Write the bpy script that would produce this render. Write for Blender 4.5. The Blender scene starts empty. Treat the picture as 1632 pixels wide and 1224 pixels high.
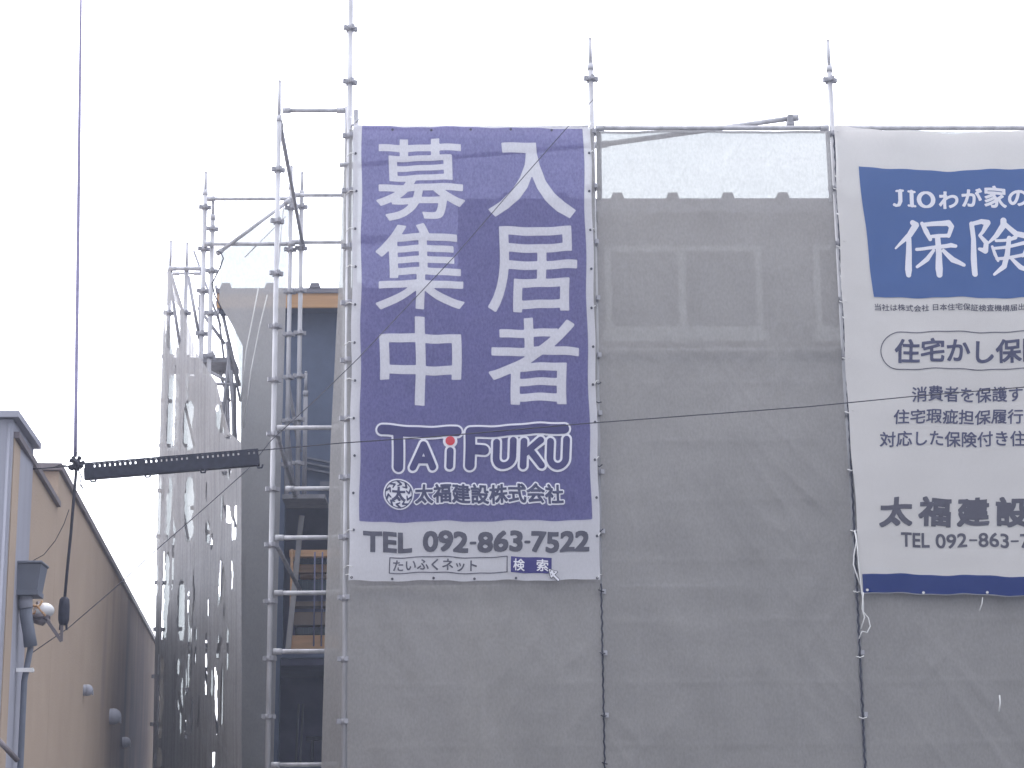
import bpy, bmesh, math, random
import numpy as np
from mathutils import Vector, Matrix, noise as mnoise

random.seed(7)
SC = bpy.context.scene
COL = SC.collection

# ------------------------------------------------------------------ camera
F_PX = 3300.0                       # focal length in photo pixels (1632 wide)
PITCH, YAW, ROLL = math.radians(13.97), math.radians(1.66), math.radians(0.617)
CAM = Vector((0.0, -16.0, 1.6))
FW = Vector((math.sin(YAW) * math.cos(PITCH), math.cos(YAW) * math.cos(PITCH), math.sin(PITCH)))
R0 = Vector((math.cos(YAW), -math.sin(YAW), 0))
U0 = R0.cross(FW)
RT = R0 * math.cos(ROLL) - U0 * math.sin(ROLL)
UP = U0 * math.cos(ROLL) + R0 * math.sin(ROLL)
cd = bpy.data.cameras.new("camera")
cam = bpy.data.objects.new("camera", cd)
COL.objects.link(cam)
cam.matrix_world = Matrix(((RT.x, UP.x, -FW.x, CAM.x), (RT.y, UP.y, -FW.y, CAM.y),
                           (RT.z, UP.z, -FW.z, CAM.z), (0, 0, 0, 1)))
cd.sensor_width = 36.0
cd.lens = 36.0 * F_PX / 1632.0
cd.clip_start, cd.clip_end = 0.1, 2000
SC.camera = cam

# ------------------------------------------------------------------ sky, sun, exposure
SUN_EL, SUN_AZ = math.radians(58), math.radians(-12)     # behind the building, a little to the left
w = bpy.data.worlds.new("World"); SC.world = w; w.use_nodes = True
nt = w.node_tree
SKY_LO, SKY_HI = .75, 2.1
bgn = nt.nodes["Background"]
sky = nt.nodes.new("ShaderNodeTexSky"); sky.sky_type = 'NISHITA'
sky.sun_disc = False; sky.sun_elevation = SUN_EL; sky.sun_rotation = SUN_AZ
sky.air_density = 1.0; sky.dust_density = 4.0; sky.ozone_density = 1.0
mixw = nt.nodes.new("ShaderNodeMixRGB"); mixw.inputs[0].default_value = 0.84
mixw.inputs[2].default_value = (8.0, 8.1, 8.6, 1)          # the bright cloud deck over the sky
nt.links.new(sky.outputs[0], mixw.inputs[1])
# the overcast is brightest round the hidden sun behind the house and dimmer over the street
tcw = nt.nodes.new("ShaderNodeTexCoord"); dotw = nt.nodes.new("ShaderNodeVectorMath"); dotw.operation = 'DOT_PRODUCT'
dotw.inputs[1].default_value = (math.sin(SUN_AZ) * .86, math.cos(SUN_AZ) * .86, .5)
nt.links.new(tcw.outputs['Generated'], dotw.inputs[0])
mrw = nt.nodes.new("ShaderNodeMapRange"); mrw.inputs[1].default_value = -.6; mrw.inputs[2].default_value = .85
mrw.inputs[3].default_value = SKY_LO; mrw.inputs[4].default_value = SKY_HI
nt.links.new(dotw.outputs['Value'], mrw.inputs[0])
sclw = nt.nodes.new("ShaderNodeVectorMath"); sclw.operation = 'SCALE'
nt.links.new(mixw.outputs[0], sclw.inputs[0]); nt.links.new(mrw.outputs[0], sclw.inputs['Scale'])
nt.links.new(sclw.outputs[0], bgn.inputs[0])
bgn.inputs[1].default_value = 0.15
sl = bpy.data.lights.new("sun", 'SUN'); sl.energy = 0.6; sl.angle = math.radians(14); sl.color = (1, .96, .9)
so = bpy.data.objects.new("sun", sl); COL.objects.link(so)
sd = Vector((math.sin(SUN_AZ) * math.cos(SUN_EL), math.cos(SUN_AZ) * math.cos(SUN_EL), math.sin(SUN_EL)))
so.rotation_euler = sd.to_track_quat('Z', 'Y').to_euler(); so.location = (0, 0, 30)
SC.view_settings.view_transform = 'Standard'; SC.view_settings.look = 'None'
SC.view_settings.gamma = 1.0; SC.view_settings.use_curve_mapping = False
SC.view_settings.exposure = 0.6
SC.render.engine = 'CYCLES'
SC.cycles.max_bounces = 8
SC.cycles.pixel_filter_width = 2.0           # the soft little lens of a phone
SC.cycles.transparent_max_bounces = 24

# ------------------------------------------------------------------ pixel <-> world
def ray(px, py):
    return (FW + RT * ((px - 816) / F_PX) - UP * ((py - 612) / F_PX))
def at(px, py, Y):
    d = ray(px, py); t = (Y - CAM.y) / d.y
    return CAM + d * t
def at_z(px, py, z):
    d = ray(px, py); t = (z - CAM.z) / d.z
    return CAM + d * t
def at_plane(px, py, p0, n):
    d = ray(px, py); t = (p0 - CAM).dot(n) / d.dot(n)
    return CAM + d * t

# ------------------------------------------------------------------ materials
def new_mat(name):
    m = bpy.data.materials.new(name); m.use_nodes = True
    return m, m.node_tree.nodes, m.node_tree.links
def surf(name, col, rough=0.6, metal=0.0, var=0.12, scale=6.0, bump=0.0, bscale=40.0, stretch=(1, 1, 1), spec=0.3,
         col2=None, detail=6):
    m, n, l = new_mat(name)
    b = n["Principled BSDF"]
    tc = n.new("ShaderNodeTexCoord"); mp = n.new("ShaderNodeMapping"); mp.inputs['Scale'].default_value = stretch
    l.new(tc.outputs['Object'], mp.inputs[0])
    nz = n.new("ShaderNodeTexNoise"); nz.inputs['Scale'].default_value = scale; nz.inputs['Detail'].default_value = detail
    l.new(mp.outputs[0], nz.inputs['Vector'])
    cr = n.new("ShaderNodeValToRGB")
    c2 = col2 or tuple(c * (1 + var) for c in col); c1 = tuple(c * (1 - var) for c in col)
    cr.color_ramp.elements[0].color = (*c1, 1); cr.color_ramp.elements[1].color = (*c2, 1)
    cr.color_ramp.elements[0].position = .3; cr.color_ramp.elements[1].position = .7
    l.new(nz.outputs['Fac'], cr.inputs[0]); l.new(cr.outputs[0], b.inputs['Base Color'])
    b.inputs['Roughness'].default_value = rough; b.inputs['Metallic'].default_value = metal
    b.inputs['Specular IOR Level'].default_value = spec
    if bump:
        n2 = n.new("ShaderNodeTexNoise"); n2.inputs['Scale'].default_value = bscale; n2.inputs['Detail'].default_value = 4
        l.new(mp.outputs[0], n2.inputs['Vector'])
        bp = n.new("ShaderNodeBump"); bp.inputs['Strength'].default_value = bump; bp.inputs['Distance'].default_value = .01
        l.new(n2.outputs['Fac'], bp.inputs['Height']); l.new(bp.outputs[0], b.inputs['Normal'])
    return m
def cloth(name, col, trans=0.2, transl=0.35, tcol=(1, 1, 1), var=0.06, grain=0.12, gscale=90.0, bump=0.25, streak=0.0):
    """woven sheet: part of the light passes straight through the weave, part is scattered through it"""
    m, n, l = new_mat(name)
    n.remove(n["Principled BSDF"]); out = n["Material Output"]
    tc = n.new("ShaderNodeTexCoord")
    big = n.new("ShaderNodeTexNoise"); big.inputs['Scale'].default_value = 1.6; big.inputs['Detail'].default_value = 5
    fine = n.new("ShaderNodeTexNoise"); fine.inputs['Scale'].default_value = gscale; fine.inputs['Detail'].default_value = 2
    mp = n.new("ShaderNodeMapping"); mp.inputs['Scale'].default_value = (1, 1, .55)
    l.new(tc.outputs['Object'], big.inputs['Vector']); l.new(tc.outputs['Object'], mp.inputs[0]); l.new(mp.outputs[0], fine.inputs['Vector'])
    def madd(src, k, o):
        x = n.new("ShaderNodeMath"); x.operation = 'MULTIPLY_ADD'; x.inputs[1].default_value = k; x.inputs[2].default_value = o
        l.new(src, x.inputs[0]); return x.outputs[0]
    a = madd(big.outputs['Fac'], 2 * var, 1 - var); g = madd(fine.outputs['Fac'], 2 * grain, 1 - grain)
    mul = n.new("ShaderNodeMath"); mul.operation = 'MULTIPLY'; l.new(a, mul.inputs[0]); l.new(g, mul.inputs[1])
    vm = n.new("ShaderNodeVectorMath"); vm.operation = 'SCALE'; vm.inputs[0].default_value = col; l.new(mul.outputs[0], vm.inputs['Scale'])
    bp = n.new("ShaderNodeBump"); bp.inputs['Strength'].default_value = bump; bp.inputs['Distance'].default_value = .006
    l.new(fine.outputs['Fac'], bp.inputs['Height'])
    df = n.new("ShaderNodeBsdfDiffuse"); tl = n.new("ShaderNodeBsdfTranslucent"); tp = n.new("ShaderNodeBsdfTransparent")
    l.new(vm.outputs[0], df.inputs[0]); l.new(vm.outputs[0], tl.inputs[0]); tp.inputs[0].default_value = (*tcol, 1)
    l.new(bp.outputs[0], df.inputs['Normal'])
    m1 = n.new("ShaderNodeMixShader"); m1.inputs[0].default_value = transl
    l.new(df.outputs[0], m1.inputs[1]); l.new(tl.outputs[0], m1.inputs[2])
    m2 = n.new("ShaderNodeMixShader"); l.new(madd(fine.outputs['Fac'], trans * .7, trans * .65), m2.inputs[0])
    if streak:      # gathered netting: long vertical folds of many and few layers
        m3 = n.new("ShaderNodeMapping"); m3.inputs['Scale'].default_value = (1, 1, .035)
        sn = n.new("ShaderNodeTexNoise"); sn.inputs['Scale'].default_value = 17; sn.inputs['Detail'].default_value = 5; sn.inputs['Roughness'].default_value = .65
        l.new(tc.outputs['Object'], m3.inputs[0]); l.new(m3.outputs[0], sn.inputs['Vector'])
        r3 = n.new("ShaderNodeMapRange"); r3.inputs[1].default_value = .40; r3.inputs[2].default_value = .72; r3.inputs[3].default_value = trans * .3; r3.inputs[4].default_value = streak
        l.new(sn.outputs['Fac'], r3.inputs[0]); l.new(r3.outputs[0], m2.inputs[0])
    l.new(m1.outputs[0], m2.inputs[1]); l.new(tp.outputs[0], m2.inputs[2])
    l.new(m2.outputs[0], out.inputs[0])
    return m

M = {}
M['steel'] = surf('galvanised_steel', (.42, .42, .45), .55, .15, .22, 14, .15, 60, (1, 1, .25))
M['steel_dull'] = surf('weathered_steel', (.29, .29, .32), .6, .2, .25, 12, .2, 60, (1, 1, .25))
M['net'] = cloth('grey_mesh_net', (.312, .302, .298), .16, .24, (.93, 1, 1), var=.14, grain=.24, gscale=62)
M['net_thin'] = cloth('pale_mesh_net', (.37, .365, .37), .20, .30, (.90, 1, 1), var=.1, grain=.2, gscale=62)
M['net_dense'] = cloth('doubled_mesh_net', (.37, .365, .37), .085, .22, var=.14, grain=.24, gscale=62)
M['net_streak'] = cloth('gathered_mesh_net', (.36, .355, .365), .12, .25, var=.14, grain=.24, gscale=62, streak=.36)
M['banner'] = cloth('white_banner_cloth', (.74, .74, .80), .28, .32, (1, 1, 1), .04, .05, 70, .1)
M['banner_b'] = cloth('cream_banner_cloth', (.68, .665, .66), .07, .28, (1, 1, 1), .04, .06, 70, .1)
M['purple'] = cloth('purple_print', (.031, .032, .108), .58, .35, (.70, .68, 1), .22, .08, 70, .1)
M['blue'] = cloth('blue_print', (.075, .145, .36), .12, .30, (.4, .6, 1), .06, .06, 70, .1)
M['stripe'] = cloth('deep_blue_print', (.018, .040, .19), .1, .3, (.4, .6, 1), .06, .06, 70, .1)
M['letter'] = cloth('white_print', (.76, .76, .82), .35, .32, (1, 1, 1), .03, .05, 70, .1)
M['white_ink'] = cloth('white_ink', (.82, .82, .88), .06, .18, (1, 1, 1), .03, .05, 70, .1)
M['ink'] = cloth('grey_ink', (.105, .105, .135), .1, .2, (.3, .3, .4), .06, .08, 70, .1)
M['ink_navy'] = cloth('navy_ink', (.08, .085, .15), .1, .2, (.3, .3, .5), .06, .08, 70, .1)
M['red'] = cloth('red_print', (.62, .07, .09), .1, .3, (1, .3, .3), .05, .05, 70, .1)
M['eyelet'] = surf('eyelet_brass', (.07, .07, .09), .5, .5)
M['cord'] = surf('white_cord', (.62, .62, .62), .8)
M['wallgrey'] = surf('grey_siding', (.24, .24, .255), .8, 0, .10, 3, .2, 30)
M['navy'] = surf('navy_sheathing', (.098, .125, .195), .7, 0, .14, 4, .15, 30)
M['soffit'] = surf('soffit_board', (.10, .115, .17), .8)
M['roof'] = surf('roof_metal', (.16, .155, .18), .5, .2, .1, 4)
M['wood'] = surf('fascia_timber', (.44, .26, .13), .75, 0, .2, 5, .2, 40, (.2, 1, 4))
M['ply'] = surf('raw_timber', (.62, .38, .21), .8, 0, .2, 6, .2, 40, (.3, 1, 3))
M['teal'] = surf('grey_green_board', (.06, .085, .11), .7, 0, .2, 8)
M['dark'] = surf('veil_blue_board', (.20, .205, .34), .8, 0, .2, 3)  # blue-grey lifted to imitate lens veil in the openings
M['frame'] = surf('window_frame', (.58, .58, .59), .5, 0, .04)
M['glass'] = surf('window_glass', (.10, .11, .13), .15, 0, .1, 2, spec=.5)
M['coping'] = surf('metal_coping', (.17, .15, .165), .55, .2, .15, 6)
M['whitemetal'] = surf('pale_siding', (.30, .305, .36), .6, .1, .07, 5, .1, 20, (1, 1, .1))
M['gutter'] = surf('gutter_pvc', (.125, .14, .18), .55, 0, .12, 5)
M['gutterp'] = surf('pipe_pvc', (.30, .31, .37), .55, 0, .12, 5)
M['lamp'] = surf('lamp_enamel', (.80, .80, .82), .25, 0, .05, 20, spec=.6)
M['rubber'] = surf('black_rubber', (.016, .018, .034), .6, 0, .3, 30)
M['cable'] = surf('cable_sheath', (.022, .022, .035), .6, 0, .3, 30)
M['guy'] = surf('guy_sheath_bloom', (.26, .24, .38), .6, 0, .15, 30)  # purple sheath, paled to imitate sky bloom
M['asphalt'] = surf('asphalt', (.05, .05, .052), .9, 0, .2, 30, .3, 200)
M['concrete'] = surf('concrete', (.20, .196, .19), .85, 0, .12, 3, .2, 60)
M['plank'] = surf('steel_deck', (.20, .20, .22), .6, .3, .2, 10)

def tan_wall():
    m, n, l = new_mat('tan_render')
    b = n["Principled BSDF"]; b.inputs['Roughness'].default_value = .9; b.inputs['Specular IOR Level'].default_value = .15
    tc = n.new("ShaderNodeTexCoord")
    nz = n.new("ShaderNodeTexNoise"); nz.inputs['Scale'].default_value = 2.2; nz.inputs['Detail'].default_value = 8
    l.new(tc.outputs['Object'], nz.inputs['Vector'])
    base = n.new("ShaderNodeValToRGB")
    base.color_ramp.elements[0].color = (.32, .25, .195, 1); base.color_ramp.elements[1].color = (.40, .32, .255, 1)
    l.new(nz.outputs['Fac'], base.inputs[0])
    # mould: vertical runs, a patch with its own shape low and far along the wall
    mp = n.new("ShaderNodeMapping"); mp.inputs['Scale'].default_value = (1, 1, .28); l.new(tc.outputs['Object'], mp.inputs[0])
    st = n.new("ShaderNodeTexNoise"); st.inputs['Scale'].default_value = 1.9; st.inputs['Detail'].default_value = 6; l.new(mp.outputs[0], st.inputs['Vector'])
    vm = n.new("ShaderNodeVectorMath"); vm.operation = 'SUBTRACT'; vm.inputs[1].default_value = STAIN
    l.new(tc.outputs['Object'], vm.inputs[0])
    sc = n.new("ShaderNodeVectorMath"); sc.operation = 'MULTIPLY'; sc.inputs[1].default_value = (.22, .22, .33); l.new(vm.outputs[0], sc.inputs[0])
    ln = n.new("ShaderNodeVectorMath"); ln.operation = 'LENGTH'; l.new(sc.outputs[0], ln.inputs[0])
    sub = n.new("ShaderNodeMath"); sub.operation = 'MULTIPLY_ADD'; sub.inputs[1].default_value = 1.1; l.new(st.outputs['Fac'], sub.inputs[0])
    inv = n.new("ShaderNodeMath"); inv.operation = 'SUBTRACT'; inv.inputs[0].default_value = .35; l.new(ln.outputs['Value'], inv.inputs[1])
    l.new(inv.outputs[0], sub.inputs[2])
    rp = n.new("ShaderNodeValToRGB"); rp.color_ramp.elements[0].position = .15; rp.color_ramp.elements[1].position = .85
    l.new(sub.outputs[0], rp.inputs[0])
    mx = n.new("ShaderNodeMixRGB"); mx.inputs[2].default_value = (.115, .10, .13, 1)
    l.new(rp.outputs[0], mx.inputs[0]); l.new(base.outputs[0], mx.inputs[1]); l.new(mx.outputs[0], b.inputs['Base Color'])
    n2 = n.new("ShaderNodeTexNoise"); n2.inputs['Scale'].default_value = 60; l.new(tc.outputs['Object'], n2.inputs['Vector'])
    bp = n.new("ShaderNodeBump"); bp.inputs['Strength'].default_value = .3; bp.inputs['Distance'].default_value = .01
    l.new(n2.outputs['Fac'], bp.inputs['Height']); l.new(bp.outputs[0], b.inputs['Normal'])
    return m

# ------------------------------------------------------------------ object helpers
def tag(o, label=None, cat=None, group=None, kind=None):
    if label: o['label'] = label
    if cat: o['category'] = cat
    if group: o['group'] = group
    if kind: o['kind'] = kind
    return o
def thing(name, loc, label, cat, group=None):
    o = bpy.data.objects.new(name, None); COL.objects.link(o); o.location = loc; o.empty_display_size = .2
    return tag(o, label, cat, group)
def origin(o):
    v = Vector((0, 0, 0))
    while o is not None:
        v += o.location; o = o.parent
    return v
class MB:
    def __init__(s): s.bm = bmesh.new()
    def face(s, pts, smooth=False):
        f = s.bm.faces.new([s.bm.verts.new(p) for p in pts]); f.smooth = smooth; return f
    def tube(s, p0, p1, r, seg=12, r2=None, caps=True):
        p0, p1 = Vector(p0), Vector(p1); d = (p1 - p0).normalized()
        a = d.orthogonal().normalized(); b = d.cross(a); r2 = r if r2 is None else r2
        A = [s.bm.verts.new(p0 + (a * math.cos(t) + b * math.sin(t)) * r) for t in [2 * math.pi * i / seg for i in range(seg)]]
        B = [s.bm.verts.new(p1 + (a * math.cos(t) + b * math.sin(t)) * r2) for t in [2 * math.pi * i / seg for i in range(seg)]]
        for i in range(seg):
            f = s.bm.faces.new([A[i], A[(i + 1) % seg], B[(i + 1) % seg], B[i]]); f.smooth = True
        if caps:
            s.bm.faces.new(A[::-1]); s.bm.faces.new(B)
        return s
    def path(s, pts, r, seg=8):
        """one tube through many points"""
        pts = [Vector(p) for p in pts]; rings = []
        for i, p in enumerate(pts):
            d = (pts[min(i + 1, len(pts) - 1)] - pts[max(i - 1, 0)]).normalized()
            a = Vector((0.31, 0.95, 0.07)); a = (a - d * a.dot(d)).normalized(); b = d.cross(a)
            rr = r[i] if isinstance(r, (list, tuple)) else r
            rings.append([s.bm.verts.new(p + (a * math.cos(t) + b * math.sin(t)) * rr) for t in [2 * math.pi * k / seg for k in range(seg)]])
        for A, B in zip(rings, rings[1:]):
            for i in range(seg):
                f = s.bm.faces.new([A[i], A[(i + 1) % seg], B[(i + 1) % seg], B[i]]); f.smooth = True
        s.bm.faces.new(rings[0][::-1]); s.bm.faces.new(rings[-1]); return s
    def box(s, lo, hi, bevel=0.0):
        r = bmesh.ops.create_cube(s.bm, size=1)
        lo, hi = Vector(lo), Vector(hi); c = (lo + hi) / 2; e = hi - lo
        for v in r['verts']: v.co = Vector((v.co.x * e.x, v.co.y * e.y, v.co.z * e.z)) + c
        if bevel:
            es = list({ed for v in r['verts'] for ed in v.link_edges})
            bmesh.ops.bevel(s.bm, geom=es, offset=bevel, segments=1, affect='EDGES')
        return s
    def beam(s, p0, p1, wx, wz, up=(0, 0, 1)):
        """rectangular bar from p0 to p1; wx across, wz along up"""
        p0, p1 = Vector(p0), Vector(p1); d = (p1 - p0).normalized(); u = Vector(up); u = (u - d * u.dot(d)).normalized(); x = d.cross(u)
        q = [(-1, -1), (1, -1), (1, 1), (-1, 1)]
        A = [s.bm.verts.new(p0 + x * (a * wx / 2) + u * (b * wz / 2)) for a, b in q]
        B = [s.bm.verts.new(p1 + x * (a * wx / 2) + u * (b * wz / 2)) for a, b in q]
        for i in range(4): s.bm.faces.new([A[i], A[(i + 1) % 4], B[(i + 1) % 4], B[i]])
        s.bm.faces.new(A[::-1]); s.bm.faces.new(B); return s
    def ball(s, c, r, sx=1, sy=1, sz=1, seg=14):
        q = bmesh.ops.create_uvsphere(s.bm, u_segments=seg, v_segments=seg // 2 + 1, radius=r)
        for v in q['verts']:
            v.co = Vector((v.co.x * sx, v.co.y * sy, v.co.z * sz)) + Vector(c)
            for f in v.link_faces: f.smooth = True
        return s
    def build(s, name, mat, parent=None, loc=None, label=None, cat=None, group=None, kind=None):
        bmesh.ops.recalc_face_normals(s.bm, faces=s.bm.faces) if len(s.bm.faces) < 20000 else None
        base = origin(parent) if parent is not None else Vector((0, 0, 0))
        L = Vector(loc) if loc is not None else base
        for v in s.bm.verts: v.co -= L
        me = bpy.data.meshes.new(name); s.bm.to_mesh(me); s.bm.free()
        me.materials.append(M[mat] if isinstance(mat, str) else mat)
        o = bpy.data.objects.new(name, me); COL.objects.link(o); o.location = L - base
        if parent is not None: o.parent = parent
        return tag(o, label, cat, group, kind)

def lerp_tab(tab, x):
    """piecewise linear table [(x, y), ...]"""
    if x <= tab[0][0]: (a, b), (c, d) = tab[0], tab[1]
    elif x >= tab[-1][0]: (a, b), (c, d) = tab[-2], tab[-1]
    else:
        for (a, b), (c, d) in zip(tab, tab[1:]):
            if a <= x <= c: break
    return b + (d - b) * (x - a) / (c - a)

# ------------------------------------------------------------------ ground
gm = MB(); gm.face([(-150, -150, 0), (150, -150, 0), (150, 150, 0), (-150, 150, 0)])
gm.build('ground', 'concrete', kind='structure')
gm = MB(); gm.face([(-149, -18, .004), (149, -18, .004), (149, -2.2, .004), (-149, -2.2, .004)])
gm.build('road', 'asphalt', kind='structure')

# ------------------------------------------------------------------ the house under construction
YM, YW = 1.6, 4.6                                   # fronts of the main block and of the set-back wing
zm = at(1150, 316, YM - .3).z; zw = at(420, 459, YW - .3).z
xm0 = at(734, 400, YM).x; xm1 = xm0 + 10.5
xw0 = at(385, 640, YW).x
house = thing('house', (xm0, YM, 0), 'two storey house under construction behind grey netting, with batten ends along its roof', 'house')
def wall_holes(x0, x1, z0, z1, Y, holes, th, name, mat, parent):
    xs = sorted({x0, x1} | {v for h in holes for v in (h[0], h[1]) if x0 < v < x1})
    zs = sorted({z0, z1} | {v for h in holes for v in (h[2], h[3]) if z0 < v < z1})
    b = MB(); V = {}
    def vert(x, z):
        if (x, z) not in V: V[(x, z)] = b.bm.verts.new((x, Y, z))
        return V[(x, z)]
    fs = []
    for a, c in zip(xs, xs[1:]):
        for e, g in zip(zs, zs[1:]):
            mx, mz = (a + c) / 2, (e + g) / 2
            if any(h[0] < mx < h[1] and h[2] < mz < h[3] for h in holes): continue
            fs.append(b.bm.faces.new([vert(a, e), vert(c, e), vert(c, g), vert(a, g)]))
    r = bmesh.ops.extrude_face_region(b.bm, geom=fs)
    for v in [g for g in r['geom'] if isinstance(g, bmesh.types.BMVert)]: v.co.y += th
    return b.build(name, mat, parent)
def hole(px0, py0, px1, py1, Y):
    a, c = at(px0, (py0 + py1) / 2, Y), at(px1, (py0 + py1) / 2, Y)
    return (a.x, c.x, at((px0 + px1) / 2, py1, Y).z, at((px0 + px1) / 2, py0, Y).z)
win = [hole(964, 394, 1214, 532, YM), hole(1297, 392, 1470, 532, YM)]
wall_holes(xm0, xm1, 0, zm - .12, YM, win, .14, 'wall', 'wallgrey', house)
b = MB(); b.box((xm0, YM + .142, 0), (xm0 + .14, 9.5, zm - .12)); b.build('side_wall', 'wallgrey', house)
b = MB(); b.box((xm1 - .14, YM + .142, 0), (xm1, 9.5, zm - .12)); b.build('side_wall', 'wallgrey', house)
b = MB(); b.box((xw0 + .02, 9.502, 0), (xm1, 9.64, zm - .12)); b.build('rear_wall', 'wallgrey', house)
def window(h, mull, parent):
    x0, x1, z0, z1 = h; t = .055
    f = MB()
    f.box((x0, YM - .05, z0), (x0 + t, YM + .06, z1)); f.box((x1 - t, YM - .05, z0), (x1, YM + .06, z1))
    f.box((x0 + t, YM - .05, z1 - t), (x1 - t, YM + .06, z1)); f.box((x0 + t, YM - .05, z0), (x1 - t, YM + .06, z0 + t))
    for k in mull:
        xm = x0 + (x1 - x0) * k; f.box((xm - t * .6, YM - .045, z0 + t), (xm + t * .6, YM + .05, z1 - t))
    w_ = f.build('window', 'frame', parent)
    p = MB(); p.box((x0 + t, YM + .01, z0 + t), (x1 - t, YM + .02, z1 - t)); p.build('pane', 'glass', w_)
    s = MB(); s.box((x0 - .03, YM - .10, z0 - .09), (x1 + .03, YM - .003, z0 - .004)); s.build('sill', 'frame', w_)
for h, k in zip(win, ([.49], [.5])): window(h, k, house)
# main roof, low slope rising to the back; battens run up the slope and show as little ends on the eave
def roof(x0, x1, y0, y1, z, rise, th, ys, px_list, Y):
    b = MB(); A = []
    sec = [(y0, z - th), (y0, z), (y1, z + rise), (y1, z + rise - th)]
    for x in (x0, x1): A.append([b.bm.verts.new((x, y, zz)) for y, zz in sec])
    for i in range(4): b.bm.faces.new([A[0][i], A[0][(i + 1) % 4], A[1][(i + 1) % 4], A[1][i]])
    b.bm.faces.new(A[0]); b.bm.faces.new(A[1][::-1])
    r = b.build('roof', 'roof', house)
    for x in px_list:
        q = MB(); h, w0, w1 = .052, .058, .040
        for yy, zz in ((y0 - .01, z), (y1, z + rise)): pass
        P = [[q.bm.verts.new((x + dx, yy, zz + dz)) for dx, dz in ((-w0, .002), (w0, .002), (w1, h), (-w1, h))]
             for yy, zz in ((y0 - .01, z), (y1, z + rise))]
        for i in range(4): q.bm.faces.new([P[0][i], P[0][(i + 1) % 4], P[1][(i + 1) % 4], P[1][i]])
        q.bm.faces.new(P[0]); q.bm.faces.new(P[1][::-1]); q.build('batten', 'roof', r)
    return r
bx = [at(p, 312, YM - .3).x for p in (984, 1072)]; st = bx[1] - bx[0]
roof(xm0 - .02, xm1 + .3, YM - .30, 9.9, zm, .55, .12, 0, [bx[0] + st * k for k in range(-2, 18) if bx[0] + st * k > xm0 + .05], YM)
bw = [at(p, 455, YW - .3).x for p in (360, 431)]; stw = bw[1] - bw[0]
xwr = at(344, 459, YW - .3).x
roof(xwr, xm0 - .03, YW - .30, 9.9, zw, .35, .05, 0, [bw[0] + stw * k for k in range(0, 12) if bw[0] + stw * k < xm0 - .1], YW)
zf = at(510, 490, YW - .28).z
b = MB(); b.box((xwr + .01, YW - .28, zf), (xm0 - .03, YW - .25, zw - .052)); b.build('fascia', 'wood', house)
b = MB(); b.box((xwr + .01, YW - .248, zf + .02), (xm0 - .03, YW + .10, zf + .05)); b.build('soffit', 'soffit', house)
# wing front with two tall openings, the right part sheathed in navy sheet, the left part grey
xs_ = at(441, 640, YW).x
wh = [hole(452, 800, 545, 1036, YW), hole(445, 1048, 545, 1218, YW)]
xop = max(h[1] for h in wh)
wall_holes(xs_, xm0 - .002, 0, zf + .018, YW, wh, .12, 'sheathing', 'navy', house)
b = MB(); b.box((xw0, YW, 0), (xs_ - .002, YW + .12, zf + .018)); b.build('wall', 'wallgrey', house)
b = MB(); b.box((xw0, YW + .122, 0), (xw0 + .12, 9.5, zf + .018)); b.build('side_wall', 'wallgrey', house)
# rooms seen through the openings
zfl = at(490, 1042, YW).z
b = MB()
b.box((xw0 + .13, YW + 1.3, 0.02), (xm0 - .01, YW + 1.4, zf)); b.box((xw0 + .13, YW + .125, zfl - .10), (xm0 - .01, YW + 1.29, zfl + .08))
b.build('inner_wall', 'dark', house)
# timber stair in the upper opening: strings, treads and risers
def P(px, py, Y): return at(px, py, Y)
b = MB(); yst = YW + .03
for (a, c, y0, y1, d) in ((461, 545, 876, 887, 0), (475, 545, 899, 912, .18), (478, 545, 914, 922, .3), (462, 545, 1012, 1034, 0)):
    p, q = at(a, y1, yst + d), at(c, y0, yst + d); b.box((p.x, yst + d, p.z), (q.x, yst + d + .28, q.z))
p, q = at(461, 1034, yst), at(468, 876, yst); b.box((p.x, yst - .03, p.z), (q.x, yst - .002, q.z))
b.build('stair_timber', 'ply', house)
for (a, c, y0, y1) in ((470, 545, 888, 898), (468, 545, 924, 942), (470, 545, 1000, 1010)):
    b = MB(); p, q = at(a, y1, yst + .12), at(c, y0, yst + .12); b.box((p.x, yst + .12, p.z), (q.x, yst + .3, q.z))
    for k in range(9):
        x = p.x + (q.x - p.x) * (k + .5) / 9; b.box((x - .006, yst + .10, p.z), (x + .006, yst + .118, q.z))
    b.build('stair_riser', 'teal', house)
b = MB()
for (a, c, y0, y1) in ((466, 545, 958, 966), (468, 545, 975, 996)):
    p, q = at(a, y1, yst + .2), at(c, y0, yst + .2); b.box((p.x, yst + .2, p.z), (q.x, yst + .4, q.z))
b.build('stair_tread', surf('pale_board', (.25, .20, .17), .8, 0, .15, 6), house)
b = MB()
for px in (500, 512):
    p, q = at(px, 1030, yst - .05), at(px + 2, 880, yst - .05); b.tube(p, q, .008)
b.build('conduit', 'dark', house)
b = MB()
for y in (733, 741, 750): b.beam(at(484, y - 4, YW - .05), at(535, y + 6, YW - .05), .05, .018)
p, q = at(510, 778, YW - .06), at(545, 768, YW - .06); b.box((p.x, YW - .09, p.z), (q.x, YW - .01, q.z))
b.build('vent_louver', surf('louver_grey', (.17, .18, .22), .7), house)

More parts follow.
